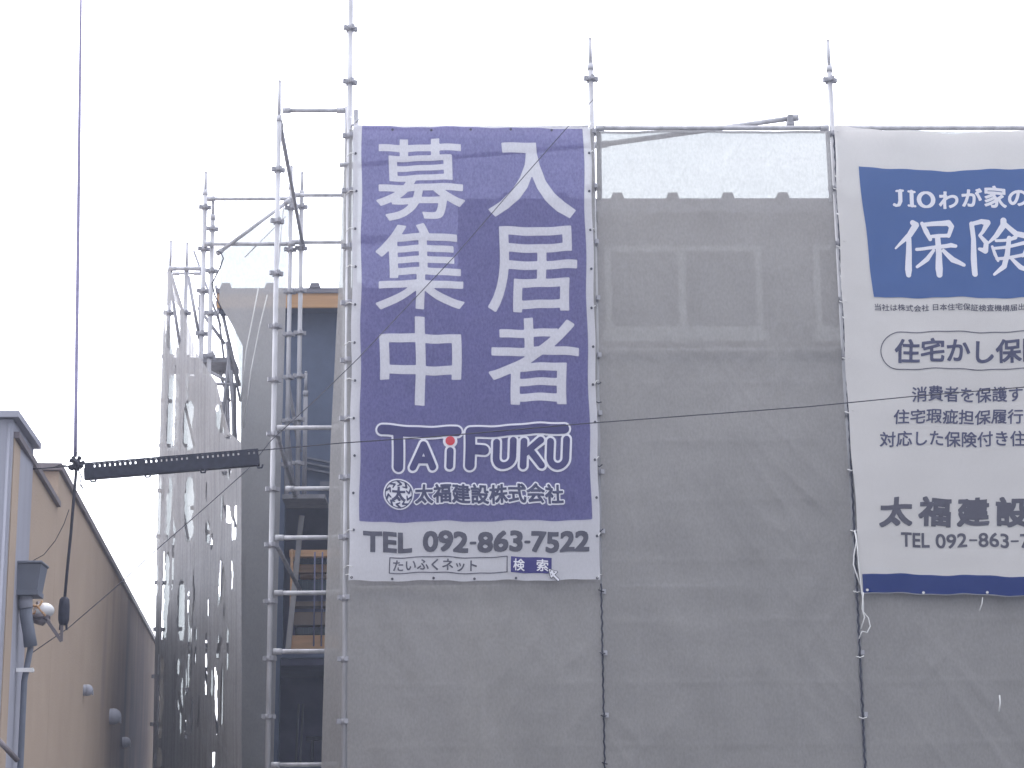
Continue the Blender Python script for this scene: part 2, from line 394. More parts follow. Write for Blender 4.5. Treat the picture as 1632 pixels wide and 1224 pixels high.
# ------------------------------------------------------------------ scaffolding
PR = .0218
cb = MB()
cb.tube((0, 0, -.022), (0, 0, .022), .036, 12)
for k in range(4):
    a = k * math.pi / 2 + .35; dx, dy = math.cos(a), math.sin(a)
    cb.beam((dx * .034, dy * .034, .002), (dx * .066, dy * .066, .002), .034, .040)
cb.tube((0, 0, -.03), (0, 0, -.0225), .03, 12)
CPL = bpy.data.meshes.new('coupler'); cb.bm.to_mesh(CPL); cb.bm.free(); CPL.materials.append(M['steel_dull'])
def pole(root, top, ref, Y, cpy=None, zb=0.0, spig=.20, zc_min=.3, mat='steel', step=.475):
    x = at(ref[0], ref[1], Y).x; z1 = at(top[0], top[1], Y).z
    b = MB(); b.tube((x, Y, zb), (x, Y, z1 - spig), PR)
    b.tube((x, Y, z1 - spig), (x, Y, z1 - .02), .0155); b.tube((x, Y, z1 - .02), (x, Y, z1), .0155, 12, .012)
    b.tube((x, Y, z1 - spig - .05), (x, Y, z1 - spig + .003), .026)
    o = b.build('pole', mat, root, loc=(x, Y, zb))
    if cpy is not None:
        zc = at(ref[0], cpy, Y).z
        while zc - step > max(zb, zc_min): zc -= step
        while zc < z1 - spig - .06:
            c = bpy.data.objects.new('coupler', CPL); COL.objects.link(c); c.parent = o; c.location = (0, 0, zc - zb); c.scale = (.9, .9, .9)
            c.rotation_euler = (0, 0, random.uniform(-.1, .1)); zc += step
    return o, x
def tube(root, p, q, name='ledger', mat='steel', r=PR * .88, ends=True):
    b = MB(); p, q = Vector(p), Vector(q); b.tube(p, q, r)
    if ends:
        d = (q - p).normalized()
        b.tube(p + d * .0, p + d * .07, r * 1.35); b.tube(q - d * .07, q, r * 1.35)
    return b.build(name, mat, root)

s1 = thing('scaffold', (at(548, 1200, 0).x, 0, 0), 'long front scaffold of steel poles and rails carrying the netting and both banners', 'scaffold')
_, xa = pole(s1, (559, -60), (550, 1000), 0, 953)
_, xb = pole(s1, (940, 60), (943, 190), 0, 126, spig=.24)
_, xc = pole(s1, (1319, 63), (1326, 195), 0, 128, spig=.24)
xd = xc + (xc - xb); xe = xd + (xc - xb)
b_ = at(1705, 80, 0)
pole(s1, (1705, 66), (1705, 66), 0, 128)
pole(s1, (2085, 68), (2085, 68), 0, 130)
pole(s1, (2465, 70), (2465, 70), 0, 132)
zr = at(1150, 204, 0).z
XS = [xa, xb, xc, at(1705, 66, 0).x, at(2085, 68, 0).x, at(2465, 70, 0).x]
for i in range(5):
    for z in (zr, zr - .95 * 2, zr - .95 * 4, zr - .95 * 6):
        if z > .4: tube(s1, (XS[i] + .03, .0, z), (XS[i + 1] - .03, .0, z))
tube(s1, at(955, 231, .10), at(1272, 187, .10), 'brace', r=PR)
tube(s1, at(560, 264, .55), at(950, 231, .55), 'brace', r=PR)
b = MB(); p = at(1259, 190, .06); b.box(p - Vector((.022, .03, .05)), p + Vector((.022, .03, .035)), .006); b.tube(p + Vector((-.03, 0, -.05)), p + Vector((.03, 0, -.05)), .034)
b.build('clamp', 'steel_dull', s1)
# inner row of poles behind the nets, with decks between the rows
for i in (0,):
    x = XS[i]
    b = MB(); b.tube((x + .02, .62, 0), (x + .02, .62, zr - (.3 if i else -.4)), PR); b.build('pole', 'steel_dull', s1, loc=(x + .02, .62, 0))
# short tube end poking out at the left of the big banner
tube(s1, at(541, 263, -.02), at(558, 262, .0), 'ledger', ends=False)
tube(s1, at(556, 205, -.0), at(572, 190, -.05), 'brace', r=.008, ends=False)

YB, YC, YD = 1.2, 3.4, 5.0
s2 = thing('scaffold', (at(440, 600, YB).x, YB, 0), 'open scaffold bay left of the purple banner, with bare poles, rails and slanting braces', 'scaffold')
_, xB = pole(s2, (443, 128), (441, 400), YB, 436, spig=.34)
xB2 = at(553, 176, YB).x
b = MB(); b.tube((xB2, YB, 0), (xB2, YB, at(553, 170, YB).z), PR); b.build('pole', 'steel', s2, loc=(xB2, YB, 0))
for y in (176, 682, 857, 945, 1038, 1219):
    z = at(490, y, YB).z; tube(s2, (xB + .03, YB, z), (xB2 - .02, YB, z))
z = at(490, 779, YB).z; tube(s2, at(455, 779, YB + .6), (xB2, YB + .6, at(455, 779, YB + .6).z))
tube(s2, at(446, 195, YB + .03), at(483, 392, YC - .05), 'brace', 'steel_dull')
tube(s2, at(441, 690, YB + .03), at(470, 790, YC - .2), 'brace', 'steel_dull')
tube(s2, at(441, 870, YB + .05), at(478, 940, YC - .2), 'brace', 'steel_dull', ends=False)
for z0, x_ in ((700, 478), (776, 470)): tube(s2, at(457, z0 - 100, YC), at(x_, z0 + 20, YC + .4), 'brace', 'steel_dull', ends=False)
zlow = at(465, 792, YC).z
pole(s2, (465, 264), (461, 500), YC, 398, zb=zlow, step=.43)
pole(s2, (482, 274), (478, 520), YC + .02, 396, zb=zlow, step=.43)
b = MB(); b.box((at(452, 792, YC).x, YC - .15, zlow - .045), (at(520, 792, YC).x, YC + .35, zlow - .003)); b.build('deck', 'plank', s2)
pole(s2, (326, 273), (323, 470), YC + .05, 397, step=.43)
pole(s2, (340, 312), (337, 430), YC, 365, step=.43)
pole(s2, (487, 592), (487, 640), YC + .3, None, zb=zlow, mat='steel_dull')
for (a, c, y) in ((330, 470, 317), (326, 470, 389)): 
    p, q = at(a, y, YC - .04), at(c, y, YC - .04); tube(s2, p, (q.x, q.y, p.z))
for (a, c, y) in ((466, 556, 311), (466, 600, 386)):
    p, q = at(a, y, YC - .04), at(c, y, YC - .04); tube(s2, p, (q.x, q.y, p.z))
p, q = at(574, 380, YC), at(733, 380, YC); tube(s2, p, (q.x, q.y, p.z), r=.032)
tube(s2, at(463, 318, YC - .08), at(345, 405, YC - .06), 'brace')
b = MB(); b.beam(at(481, 822, YC + .3), at(459, 1036, YC + .3), .03, .05); b.build('brace', surf('pale_batten', (.34, .33, .34), .7), s2)
# a coil of cord and clips on the slanting rail
b = MB(); b.path([at(x, y, YC - .12) for x, y in ((345, 400), (352, 402), (356, 412), (350, 428), (344, 440), (338, 452), (342, 470), (352, 490), (349, 500))], .007, 6); b.build('rope', 'cable', s2)

s3 = thing('scaffold', (at(256, 800, YD).x, YD, 0), 'short far scaffold wrapped in pale netting at the left end of the house', 'scaffold')
pole(s3, (273, 383), (270, 470), YD, 430, spig=.30)
pole(s3, (299, 386), (297, 440), YD + .02, 430, spig=.28)
p, q = at(270, 428, YD - .04), at(322, 428, YD - .04); tube(s3, p, (q.x, q.y, p.z))
p, q = at(275, 436, YD + .5), at(320, 436, YD + .5); tube(s3, p, (q.x, q.y, p.z), r=.014)
for (a, c, e, f_) in ((273, 438, 292, 500), (300, 440, 318, 540), (316, 490, 358, 548), (344, 455, 381, 612), (366, 560, 352, 690), (362, 545, 376, 700), (330, 590, 380, 616), (344, 612, 384, 613), (369, 590, 374, 745), (352, 640, 362, 700), (270, 440, 288, 560)):
    tube(s3, at(a, c, YD - .3 if a > 310 else YD - .08), at(e, f_, YD - .3 if a > 310 else YD - .08), 'brace', 'steel_dull', r=.017, ends=False)
for (a, c, e, f_, r_) in ((309, 400, 352, 520, .012), (318, 470, 322, 720, .015), (345, 480, 362, 610, .012), (356, 500, 383, 640, .013), (352, 600, 366, 560, .014),
                          (338, 560, 366, 640, .015), (374, 612, 376, 760, .016), (364, 620, 366, 760, .012), (326, 640, 352, 720, .015), (290, 500, 286, 730, .016),
                          (284, 600, 312, 720, .014), (276, 730, 300, 860, .015), (312, 730, 340, 860, .015), (350, 735, 376, 840, .013), (300, 870, 330, 1020, .015), (336, 880, 332, 1180, .017), (360, 870, 357, 1180, .015), (268, 1030, 300, 1180, .015), (318, 1030, 350, 1180, .015)):
    tube(s3, at(a, c, YD + (.1 if a > 310 else -.02)), at(e, f_, YD + (.1 if a > 310 else -.02)), 'brace', 'steel_dull', r=r_, ends=False)
for y in (572, 720, 870, 1026, 1186):
    p, q = at(262, y, YD - .25), at(374, y, YD - .25)
    b = MB(); b.box((p.x, YD - .3, p.z - .05), (q.x, YD + .2, p.z)); b.build('deck', 'plank', s3)
for px in (326, 360):
    x = at(px, 700, YD + .3).x
    b = MB(); b.tube((x, YD + .3, 0), (x, YD + .3, at(px, 600, YD + .3).z), PR); b.build('pole', 'steel_dull', s3, loc=(x, YD + .3, 0))

# ------------------------------------------------------------------ nets
def ridge(t):
    t = abs(t); return math.exp(-(t / .022) ** 2)
def disp(X, Z, amp=1.0, seed=0.0, crease=False):
    p = Vector((X * 1.5 + seed, Z * .75, seed))
    a = mnoise.noise(p) * .035
    # diagonal pulls and long vertical folds
    a += mnoise.noise(Vector(((X * .8 + Z * .45) * 3.2 + seed, (Z * .8 - X * .5) * .9, seed + 5))) * .016
    a += mnoise.noise(Vector((X * 5.5 + seed, Z * .55, seed + 9))) * .010
    a += mnoise.noise(Vector((X * 2.2, Z * 6.5, seed + 3))) * .006
    if crease:
        # sharp diagonal drag lines from the ties, and the fold lines the net was packed with
        k = mnoise.noise(Vector(((X + Z * .8) * 4.0 + seed, (Z - X) * .5, seed + 21)))
        a += (1 - min(1, abs(k) * 3)) * .010 * max(0, .5 + 1.5 * mnoise.noise(Vector((X * .9, Z * .9, seed + 70))))
        k = mnoise.noise(Vector(((X - Z * .7) * 3.0 + seed, (Z + X) * .6, seed + 41)))
        a += (1 - min(1, abs(k) * 4)) * .009 * max(0, .5 + 1.5 * mnoise.noise(Vector((X * .8 + 9, Z * .8, seed + 80))))
        for q in range(-1, 16):
            d = Z - (.35 + .475 * q + .012 * mnoise.noise(Vector((X * 2, q * 3.1 + seed, 2))))
            if abs(d) < .07: a += ridge(d) * .006 * (.5 + mnoise.noise(Vector((X * 1.3, q + seed, 8))))
        for q in range(-6, 10):
            d = X - (.6 * q + .2 + .015 * mnoise.noise(Vector((Z * 2, q * 2.7 + seed, 2))))
            if abs(d) < .07: a += ridge(d) * .006 * (.6 + mnoise.noise(Vector((Z * .9, q + seed, 6))))
    return a * amp
def sheet(name, mat, Lf, Rf, Tf, Bf, Yf, nx, ny, amp=1.0, seed=0.0, holes=None, parent=None, off=0.0, fold=None, **kw):
    """cloth hung between a left and right edge (px as a function of py) and a top and bottom (py as a function of u)"""
    b = MB(); G = []
    for j in range(ny + 1):
        row = []
        for i in range(nx + 1):
            u, v = i / nx, j / ny
            py = Tf(u) + (Bf(u) - Tf(u)) * v
            px = Lf(py) + (Rf(py) - Lf(py)) * u
            Y = Yf(px); p = at(px, py, Y)
            e = min(1.0, 6 * min(u, 1 - u) + .25)
            row.append((b.bm.verts.new(p + Vector((0, -disp(p.x, p.z, amp * e, seed, True) - off - (fold(p.x, p.z) if fold else 0), 0))), px, py))
        G.append(row)
    for j in range(ny):
        for i in range(nx):
            q = [G[j][i], G[j][i + 1], G[j + 1][i + 1], G[j + 1][i]]
            if holes:
                cx = sum(t[1] for t in q) / 4; cy = sum(t[2] for t in q) / 4
                if holes(cx, cy): continue
            f = b.bm.faces.new([t[0] for t in q]); f.smooth = True
    for v in [v for v in b.bm.verts if not v.link_faces]: b.bm.verts.remove(v)
    return b.build(name, mat, parent, **kw)
C = lambda k: (lambda *_: k)
tab = lambda *t: (lambda x: lerp_tab(list(t), x))
BOT = 1790
seamL = tab((190, 557), (560, 553), (926, 553.5), (1224, 553)) # right side of the left pole
seam1 = tab((190, 948), (560, 953), (926, 958), (1224, 964))
seam2 = tab((190, 1328), (600, 1350), (945, 1366), (1224, 1379))
NET = 'grey netting on the scaffold'
def pedge(o): return o
n2r = tab((200, 7), (600, 7), (760, 4), (1224, 3))
n1 = thing('safety_net', (at(750, 1000, -.05).x, -.05, 0), 'grey mesh net hanging behind and below the purple banner', 'safety net', NET)
sheet('mesh_sheet', 'net', seamL, lambda y: seam1(y) - 2, C(206), C(BOT), C(-.045), 110, 420, 1.0, 0, parent=n1)
n2 = thing('safety_net', (at(1150, 1000, -.05).x, -.05, 0), 'bare grey mesh net between the two banners, house windows faintly showing through', 'safety net', NET)
sheet('mesh_sheet', 'net', lambda y: seam1(y) + 1.5, lambda y: seam2(y) - n2r(y), C(209), C(BOT), C(-.045), 110, 420, 1.0, 31, parent=n2)
n3 = thing('safety_net', (at(1560, 1100, -.05).x, -.05, 0), 'grey mesh net under the white and blue banner at the right', 'safety net', NET)
seam3 = tab((190, 1708), (600, 1745), (1224, 1802))
sheet('mesh_sheet', 'net', lambda y: seam2(y) + 3, seam3, C(209), C(BOT), C(-.045), 110, 420, 1.0, 77, parent=n3)
n7 = thing('safety_net', (at(2000, 1100, -.05).x, -.05, 0), 'grey mesh net on the scaffold bays beyond the right banner', 'safety net', NET)
sheet('mesh_sheet', 'net', lambda y: seam3(y) + 3, lambda y: seam3(y) + 790, C(209), C(BOT), C(-.045), 90, 120, 1.0, 99, parent=n7)
# hems: the folded, doubled borders of the middle net
def hem(net, x0, x1, y0, y1, off=.006):
    sheet('hem', 'net_dense', x0, x1, C(y0), C(y1), C(-.045), 4, 60, 1.0, 31, parent=net, off=off)
hem(n2, lambda y: seam1(y) + 1.5, lambda y: seam1(y) + 10, 209, 318)
hem(n2, lambda y: seam2(y) - 14, lambda y: seam2(y) - 7, 209, 322)
sheet('hem', 'net_dense', lambda y: seam1(y) + 10.2, lambda y: seam2(y) - 14.2, C(209), C(213), C(-.045), 60, 2, 1.0, 31, parent=n2, off=.006)
# narrow strip left of the corner pole, running back round the corner
n4 = thing('safety_net', (at(530, 900, .08).x, .08, 0), 'narrow pale net strip beside the corner pole left of the purple banner', 'safety net', NET)
sL = tab((185, 553), (300, 546), (450, 540), (700, 527), (1000, 518), (1224, 512), (BOT, 492))
sR = tab((185, 557), (300, 552), (500, 551), (926, 547), (1224, 543), (BOT, 536))
sheet('mesh_sheet', 'net', sL, sR, C(186), C(BOT), lambda px: .06 + (552 - px) * .004, 14, 200, .7, 12, parent=n4)
# pale net over the wing, and its top corner pulled up to the slanting rail
n5 = thing('safety_net', (at(410, 900, YC).x, YC, 0), 'pale net draped from a slanting rail over the left wing of the house', 'safety net', NET)
wl = tab((330, 455), (402, 352), (483, 349), (525, 374), (590, 382), (692, 384), (1224, 384), (BOT, 386))
wr = tab((330, 462), (402, 458), (700, 449), (1224, 436), (BOT, 424))
sheet('mesh_sheet', 'net_thin', wl, wr, C(331), C(BOT), C(YC + .06), 40, 240, .8, 5, parent=n5)
for pts in (((412, 458), (404, 500), (392, 560), (384, 640)), ((426, 470), (414, 520), (400, 590), (389, 680)), ((452, 330), (447, 380), (440, 470)), ((455, 345), (420, 380), (390, 410))):
    b = MB(); b.path([at(x, y, YC - .02) for x, y in pts], .006, 6); b.build('fold_cord', 'cord', n5)
# left corner net: two layers, the outer one gathered into bands with gaps between them
n6 = thing('safety_net', (at(300, 900, 4.4).x, 4.4, 0), 'streaky doubled net with bright vertical gaps at the far left end', 'safety net', NET)
lL = tab((432, 263), (470, 261), (850, 250), (1224, 243), (BOT, 226))
lR = tab((432, 272), (500, 294), (560, 312), (610, 345), (690, 366), (705, 384.5), (1224, 385), (BOT, 386))
def slit(*s):
    out = []
    for (x0, y0, x1, y1, w0) in s: out.append((x0, y0, x1, y1, w0))
    return out
BRIGHT = slit((343, 1062, 346, 1172, 4), (329, 1008, 328, 1108, 3), (353, 892, 351, 952, 5), (372, 824, 371, 862, 3), (376, 822, 375, 862, 2.5),
              (361, 804, 366, 836, 9), (376, 804, 376, 842, 3), (301, 942, 300, 978, 2.5), (306, 990, 305, 1082, 2), (341, 1194, 340, 1222, 4),
              (246, 890, 244, 1002, 2), (262, 878, 258, 1020, 3), (253, 1042, 251, 1176, 3), (247, 1200, 246, 1224, 3), (370, 894, 370, 940, 2),
              (338, 850, 337, 876, 2.5), (333, 950, 332, 985, 2.5), (306, 1112, 304, 1170, 3.5), (296, 1146, 295, 1168, 2), (357, 750, 358, 757, 10),
              (366, 748, 366, 757, 4), (364, 695, 364, 700, 8), (378, 690, 378, 702, 3), (312, 1030, 310, 1060, 3), (279, 580, 276, 712, 1.6))
PALE = slit((275, 600, 271, 715, 13), (300, 640, 300, 718, 16), (268, 880, 262, 1018, 8), (290, 925, 288, 1022, 12), (257, 1043, 254, 1178, 9),
            (276, 480, 275, 565, 20), (350, 645, 354, 690, 14), (303, 760, 300, 862, 14), (272, 760, 268, 862, 5), (256, 760, 253, 862, 4),
            (352, 905, 352, 960, 8), (364, 1000, 362, 1070, 3), (290, 1080, 288, 1170, 3), (279, 1040, 277, 1170, 4), (312, 1000, 311, 1022, 5), (254, 1190, 252, 1224, 8),
            (332, 830, 331, 866, 6), (350, 1012, 348, 1050, 6), (318, 1108, 315, 1160, 4))
def in_slits(S, ragged):
    def f(cx, cy):
        for (x0, y0, x1, y1, w0) in S:
            if y0 < cy < y1:
                t = (cy - y0) / (y1 - y0); c = x0 + (x1 - x0) * t
                c += ragged * mnoise.noise(Vector((cy * .03, x0, 1)))
                ww = w0 * .5 * min(1, 5 * min(t, 1 - t) + .35) * (1 + .5 * mnoise.noise(Vector((cy * .06, x0, 4))))
                if abs(cx - c) < ww: return True
        return False
    return f
hb, hp = in_slits(BRIGHT, 1.5), in_slits(PALE, 2.5)
yl = lambda px: 4.42 - (px - 245) * .0187
rs = random.Random(5)
for _ in range(110):
    x = rs.uniform(248, 378); y = rs.uniform(735, 1500); ln = rs.uniform(18, 120); wdt = rs.uniform(1.2, 4.0)
    if any(abs(y + ln * t - q) < 12 for q in (870, 1026, 1186) for t in (0, .25, .5, .75, 1)): continue
    PALE.append((x, y, x - ln * .02, y + ln, wdt))
hb, hp = in_slits(BRIGHT, 1.5), in_slits(PALE, 2.5)
VF = lambda X, Z: mnoise.noise(Vector((X * 11, Z * .35, 3.3))) * .018 + mnoise.noise(Vector((X * 24, Z * .5, 7.3))) * .008
sheet('mesh_sheet', 'net_streak', lL, lR, C(432), C(BOT), yl, 130, 400, .8, 50, holes=lambda x, y: hb(x, y) or hp(x, y), parent=n6, fold=VF)
sheet('mesh_sheet', 'net', lambda y: lL(y) + 1, lambda y: lR(y) - 1, lambda u: 500 + 150 * u + 22 * math.sin(u * 23), C(BOT), lambda px: yl(px) + .12, 110, 320, .8, 58, holes=hb, parent=n6, fold=VF)
sheet('mesh_sheet', 'net_dense', lambda y: max(lL(y) + 2, 300 - max(0, (y - 640) * .16)), lambda y: lR(y) - 1, C(600), C(BOT), lambda px: yl(px) + .26, 110, 300, .8, 66,
      holes=lambda x, y: hb(x, y) or hp(x, y), parent=n6, fold=VF)

# ------------------------------------------------------------------ signed-distance lettering
def glyph_segs(body):
    c = bpy.data.curves.new('t', 'FONT'); c.body = body; c.dimensions = '2D'; c.fill_mode = 'FRONT'; c.resolution_u = 5
    o = bpy.data.objects.new('t', c); COL.objects.link(o)
    m = bpy.data.meshes.new_from_object(o.evaluated_get(bpy.context.evaluated_depsgraph_get()))
    bm = bmesh.new(); bm.from_mesh(m); bmesh.ops.remove_doubles(bm, verts=bm.verts, dist=1e-6)
    S = np.array([[*e.verts[0].co.xy, *e.verts[1].co.xy] for e in bm.edges if len(e.link_faces) == 1])
    bm.free(); bpy.data.objects.remove(o); bpy.data.curves.remove(c); bpy.data.meshes.remove(m)
    return S
def sd_segs(X, Y, S, cheb=False):
    """signed distance to a closed outline (even-odd inside), negative inside"""
    D = np.full(X.shape, 1e9); ins = np.zeros(X.shape, bool)
    for x0, y0, x1, y1 in S:
        dx, dy = x1 - x0, y1 - y0; q = dx * dx + dy * dy + 1e-12
        t = np.clip(((X - x0) * dx + (Y - y0) * dy) / q, 0, 1)
        ex, ey = np.abs(X - x0 - t * dx), np.abs(Y - y0 - t * dy)
        D = np.minimum(D, np.maximum(ex, ey) if cheb else np.hypot(ex, ey))
        if y0 != y1:
            c = (y0 > Y) != (y1 > Y)
            ins ^= c & (X < (x1 - x0) * (Y - y0) / (y1 - y0) + x0)
    return np.where(ins, -D, D)
def sd_strokes(X, Y, strokes):
    """union of tapered capsule chains [[(x, y, r), ...], ...]"""
    D = np.full(X.shape, 1e9)
    for s in strokes:
        for (x0, y0, r0), (x1, y1, r1) in zip(s, s[1:]):
            dx, dy = x1 - x0, y1 - y0; q = dx * dx + dy * dy + 1e-12
            t = np.clip(((X - x0) * dx + (Y - y0) * dy) / q, 0, 1)
            D = np.minimum(D, np.hypot(X - x0 - t * dx, Y - y0 - t * dy) - (r0 + (r1 - r0) * t))
    return D
class Cloth:
    """a banner surface: photo pixel -> point on the hanging sheet; layers stack towards the street"""
    def __init__(s, Y, amp, seed): s.Y, s.amp, s.seed = Y, amp, seed
    def pt(s, px, py, layer):
        px += .9 * math.sin(py * .045 + px * .006 + s.seed); py += 1.1 * math.sin(px * .052 + py * .011 + s.seed) + .5 * math.sin(px * .13)
        p = at(px, py, s.Y)
        return p + Vector((0, -disp(p.x, p.z, s.amp, s.seed) - .004 * layer, 0))
def march(sd_fn, x0, y0, x1, y1, h, cl, layer, b):
    nx, ny = int(math.ceil((x1 - x0) / h)) + 1, int(math.ceil((y1 - y0) / h)) + 1
    gx = x0 + np.arange(nx) * h; gy = y0 + np.arange(ny) * h
    X, Y = np.meshgrid(gx, gy); D = sd_fn(X, Y); V = {}
    def vert(key, px, py):
        if key not in V: V[key] = b.bm.verts.new(cl.pt(px, py, layer))
        return V[key]
    neg = D < 0
    any_ = neg[:-1, :-1] | neg[1:, :-1] | neg[:-1, 1:] | neg[1:, 1:]
    for j, i in zip(*np.nonzero(any_)):
        cs = ((i, j), (i + 1, j), (i + 1, j + 1), (i, j + 1)); poly = []
        for k in range(4):
            (a, c), (e, f) = cs[k], cs[(k + 1) % 4]; da, de = D[c, a], D[f, e]
            if da < 0: poly.append(vert((a, c), gx[a], gy[c]))
            if (da < 0) != (de < 0):
                t = da / (da - de); key = tuple(sorted(((a, c), (e, f))))
                poly.append(vert(key, gx[a] + (gx[e] - gx[a]) * t, gy[c] + (gy[f] - gy[c]) * t))
        poly = list(dict.fromkeys(poly))
        if len(poly) >= 3:
            try: b.bm.faces.new(poly).smooth = True
            except ValueError: pass
def text_box(body, x0, y0, x1, y1, cl, layer, b, bold=0.0, h=None, cheb=True, em=None):
    """fit the line's outline to a pixel box (em: pixel pitch per em instead of fitting the width)"""
    S = glyph_segs(body)
    ax, bx_ = S[:, [0, 2]].min(), S[:, [0, 2]].max(); ay, by = S[:, [1, 3]].min(), S[:, [1, 3]].max()
    if em: x1 = x0 + (bx_ - ax) * em + 2 * bold
    sx, sy = (x1 - x0 - 2 * bold) / (bx_ - ax), (y1 - y0 - 2 * bold) / (by - ay)
    T = np.stack([x0 + bold + (S[:, 0] - ax) * sx, y1 - bold - (S[:, 1] - ay) * sy,
                  x0 + bold + (S[:, 2] - ax) * sx, y1 - bold - (S[:, 3] - ay) * sy], 1)
    h = h or max(.45, (y1 - y0) / 60)
    march(lambda X, Y: sd_segs(X, Y, T, cheb) - bold, x0 - h, y0 - h, x1 + h, y1 + h, h, cl, layer, b)
def stroke_shape(strokes, cl, layer, b, h=.8, minus=None):
    xs = [p[0] for s in strokes for p in s]; ys = [p[1] for s in strokes for p in s]; r = max(p[2] for s in strokes for p in s) + 1
    fn = (lambda X, Y: sd_strokes(X, Y, strokes)) if minus is None else (lambda X, Y: np.maximum(sd_strokes(X, Y, strokes), -sd_strokes(X, Y, minus)))
    march(fn, min(xs) - r, min(ys) - r, max(xs) + r, max(ys) + r, h, cl, layer, b)
def panel(cl, layer, b, L, R, T, B, nx, ny):
    G = [[None] * (nx + 1) for _ in range(ny + 1)]
    for j in range(ny + 1):
        for i in range(nx + 1):
            u, v = i / nx, j / ny; y = T(0) + (B(0) - T(0)) * v
            x = L(y) + (R(y) - L(y)) * u; y = T(x) + (B(x) - T(x)) * v
            G[j][i] = b.bm.verts.new(cl.pt(x, y, layer))
    for j in range(ny):
        for i in range(nx):
            b.bm.faces.new([G[j][i], G[j][i + 1], G[j + 1][i + 1], G[j + 1][i]]).smooth = True

# ------------------------------------------------------------------ the purple banner
A = Cloth(-.11, .85, 3.0)
bn = thing('banner', (at(756, 924, -.11).x, -.11, at(756, 924, -.11).z), 'purple vertical banner with big white Japanese characters and a phone number', 'banner')
b = MB(); panel(A, 0, b, tab((197, 563), (560, 560), (926, 556)), tab((197, 941), (560, 949), (924, 957)), tab((556, 197), (750, 200), (945, 203)), tab((556, 926), (957, 924)), 70, 130)
b.build('cloth', 'banner', bn)
HEAD = []
def fit(body, x0, y0, x1, y1, bold):
    S = glyph_segs(body); ax, bx_ = S[:, [0, 2]].min(), S[:, [0, 2]].max(); ay, by = S[:, [1, 3]].min(), S[:, [1, 3]].max()
    sx, sy = (x1 - x0 - 2 * bold) / (bx_ - ax), (y1 - y0 - 2 * bold) / (by - ay)
    return np.stack([x0 + bold + (S[:, 0] - ax) * sx, y1 - bold - (S[:, 1] - ay) * sy, x0 + bold + (S[:, 2] - ax) * sx, y1 - bold - (S[:, 3] - ay) * sy], 1)
for ch, x0, y0, x1, y1 in (('募', 599, 221, 741, 351), ('集', 599, 357, 741, 494), ('中', 605, 506, 735, 646), ('居', 779, 362, 919, 497), ('者', 779, 506, 922, 645)):
    k = 1.2 if ch in '募集' else 1.6
    HEAD.append((fit(ch, x0, y0, x1, y1, k), k, (x0, y0, x1, y1)))
ir = [(855, 72), (1080, 72), (1082, 140), (1098, 215), (1140, 320), (1200, 400), (1270, 465), (1342, 518), (1300, 572), (1220, 520), (1140, 445), (1085, 370),
      (1048, 288), (1020, 365), (970, 440), (900, 505), (818, 556), (768, 505), (850, 455), (920, 385), (970, 300), (1002, 215), (1012, 138), (860, 138)]
ir = [(590 + x / 4.08, 210 + y / 4.08) for x, y in ir]
HEAD.append((np.array([[*p, *q] for p, q in zip(ir, ir[1:] + ir[:1])]), 0.0, (778, 226, 920, 351)))
def sd_head(X, Y, pad=0.0):
    D = np.full(X.shape, 50.0)
    for T, k, (x0, y0, x1, y1) in HEAD:
        m = (X > x0 - 8) & (X < x1 + 8) & (Y > y0 - 8) & (Y < y1 + 8)
        if m.any(): D[m] = np.minimum(D[m], sd_segs(X[m], Y[m], T, True) - k - pad)
    return D
pL, pR = (lambda y: 577 - (y - 200) * .0065), (lambda y: 929 + (y - 200) * .0222)
def sd_panel(X, Y):
    r = np.maximum(np.maximum(pL(Y) - X, X - pR(Y)), np.maximum((200.5 + (X - 575) * .014) - Y, Y - (832 - (X - 573) * .008)))
    return np.maximum(r, -sd_head(X, Y, -.25))
b = MB(); march(sd_panel, 570, 196, 948, 836, 1.45, A, 1, b)
b.build('printed_panel', 'purple', bn)
b = MB()
for T, k, (x0, y0, x1, y1) in HEAD:
    march(lambda X, Y: sd_segs(X, Y, T, True) - k, x0 - 2, y0 - 2, x1 + 2, y1 + 2, 1.3, A, 1.3, b)
b.build('headline_lettering', 'letter', bn)
def lg(pts, r): return [(590 + x / 4.8, 660 + y / 4.8, r / 4.8) for x, y in pts]
T_ = [[(92, 126), (300, 135), (660, 138)], [(213, 150), (213, 404)]]
Fq = [[(764, 142), (1000, 132), (1180, 122), (1480, 112)], [(762, 150), (762, 395)], [(790, 274), (868, 274)]]
A_ = [[(405, 230), (326, 404)], [(405, 230), (478, 404)], [(370, 348), (440, 348)]]
I_ = [[(608, 288), (608, 406)]]
def ushape(xl, xr, yt0, yt1, yb, sw=0):
    r = (xr - xl) / 2; c = (xl + xr) / 2
    return [[(xl, yt0)] + [(c + r * math.cos(t), yb - r + r * math.sin(t)) for t in np.linspace(math.pi, 0, 13)] + [(xr, yt1)]]
U1 = ushape(962, 1090, 212, 205, 396); U2 = ushape(1376, 1498, 210, 192, 396)
K_ = [[(1172, 212), (1172, 402)], [(1300, 208), (1190, 300)], [(1225, 290), (1312, 398)]]
out = [lg(s, 52) for s in T_ + Fq] + [lg(s, 43) for s in A_ + I_ + U1 + U2 + K_] + [lg([(607, 212), (609, 212)], 54)]
inn = [lg(s, 37) for s in T_ + Fq] + [lg(s, 26) for s in A_ + I_ + U1 + U2 + K_]
b = MB(); stroke_shape(out, A, 2, b, .7)
b.build('logo_outline', 'white_ink', bn)
b = MB(); stroke_shape(inn, A, 3, b, .7)
b.build('logo_lettering', 'purple_solid' if 'purple_solid' in M else cloth('dark_purple_print', (.082, .078, .195), .06, .3, (.5, .5, 1), .06, .08, 70, .1), bn)
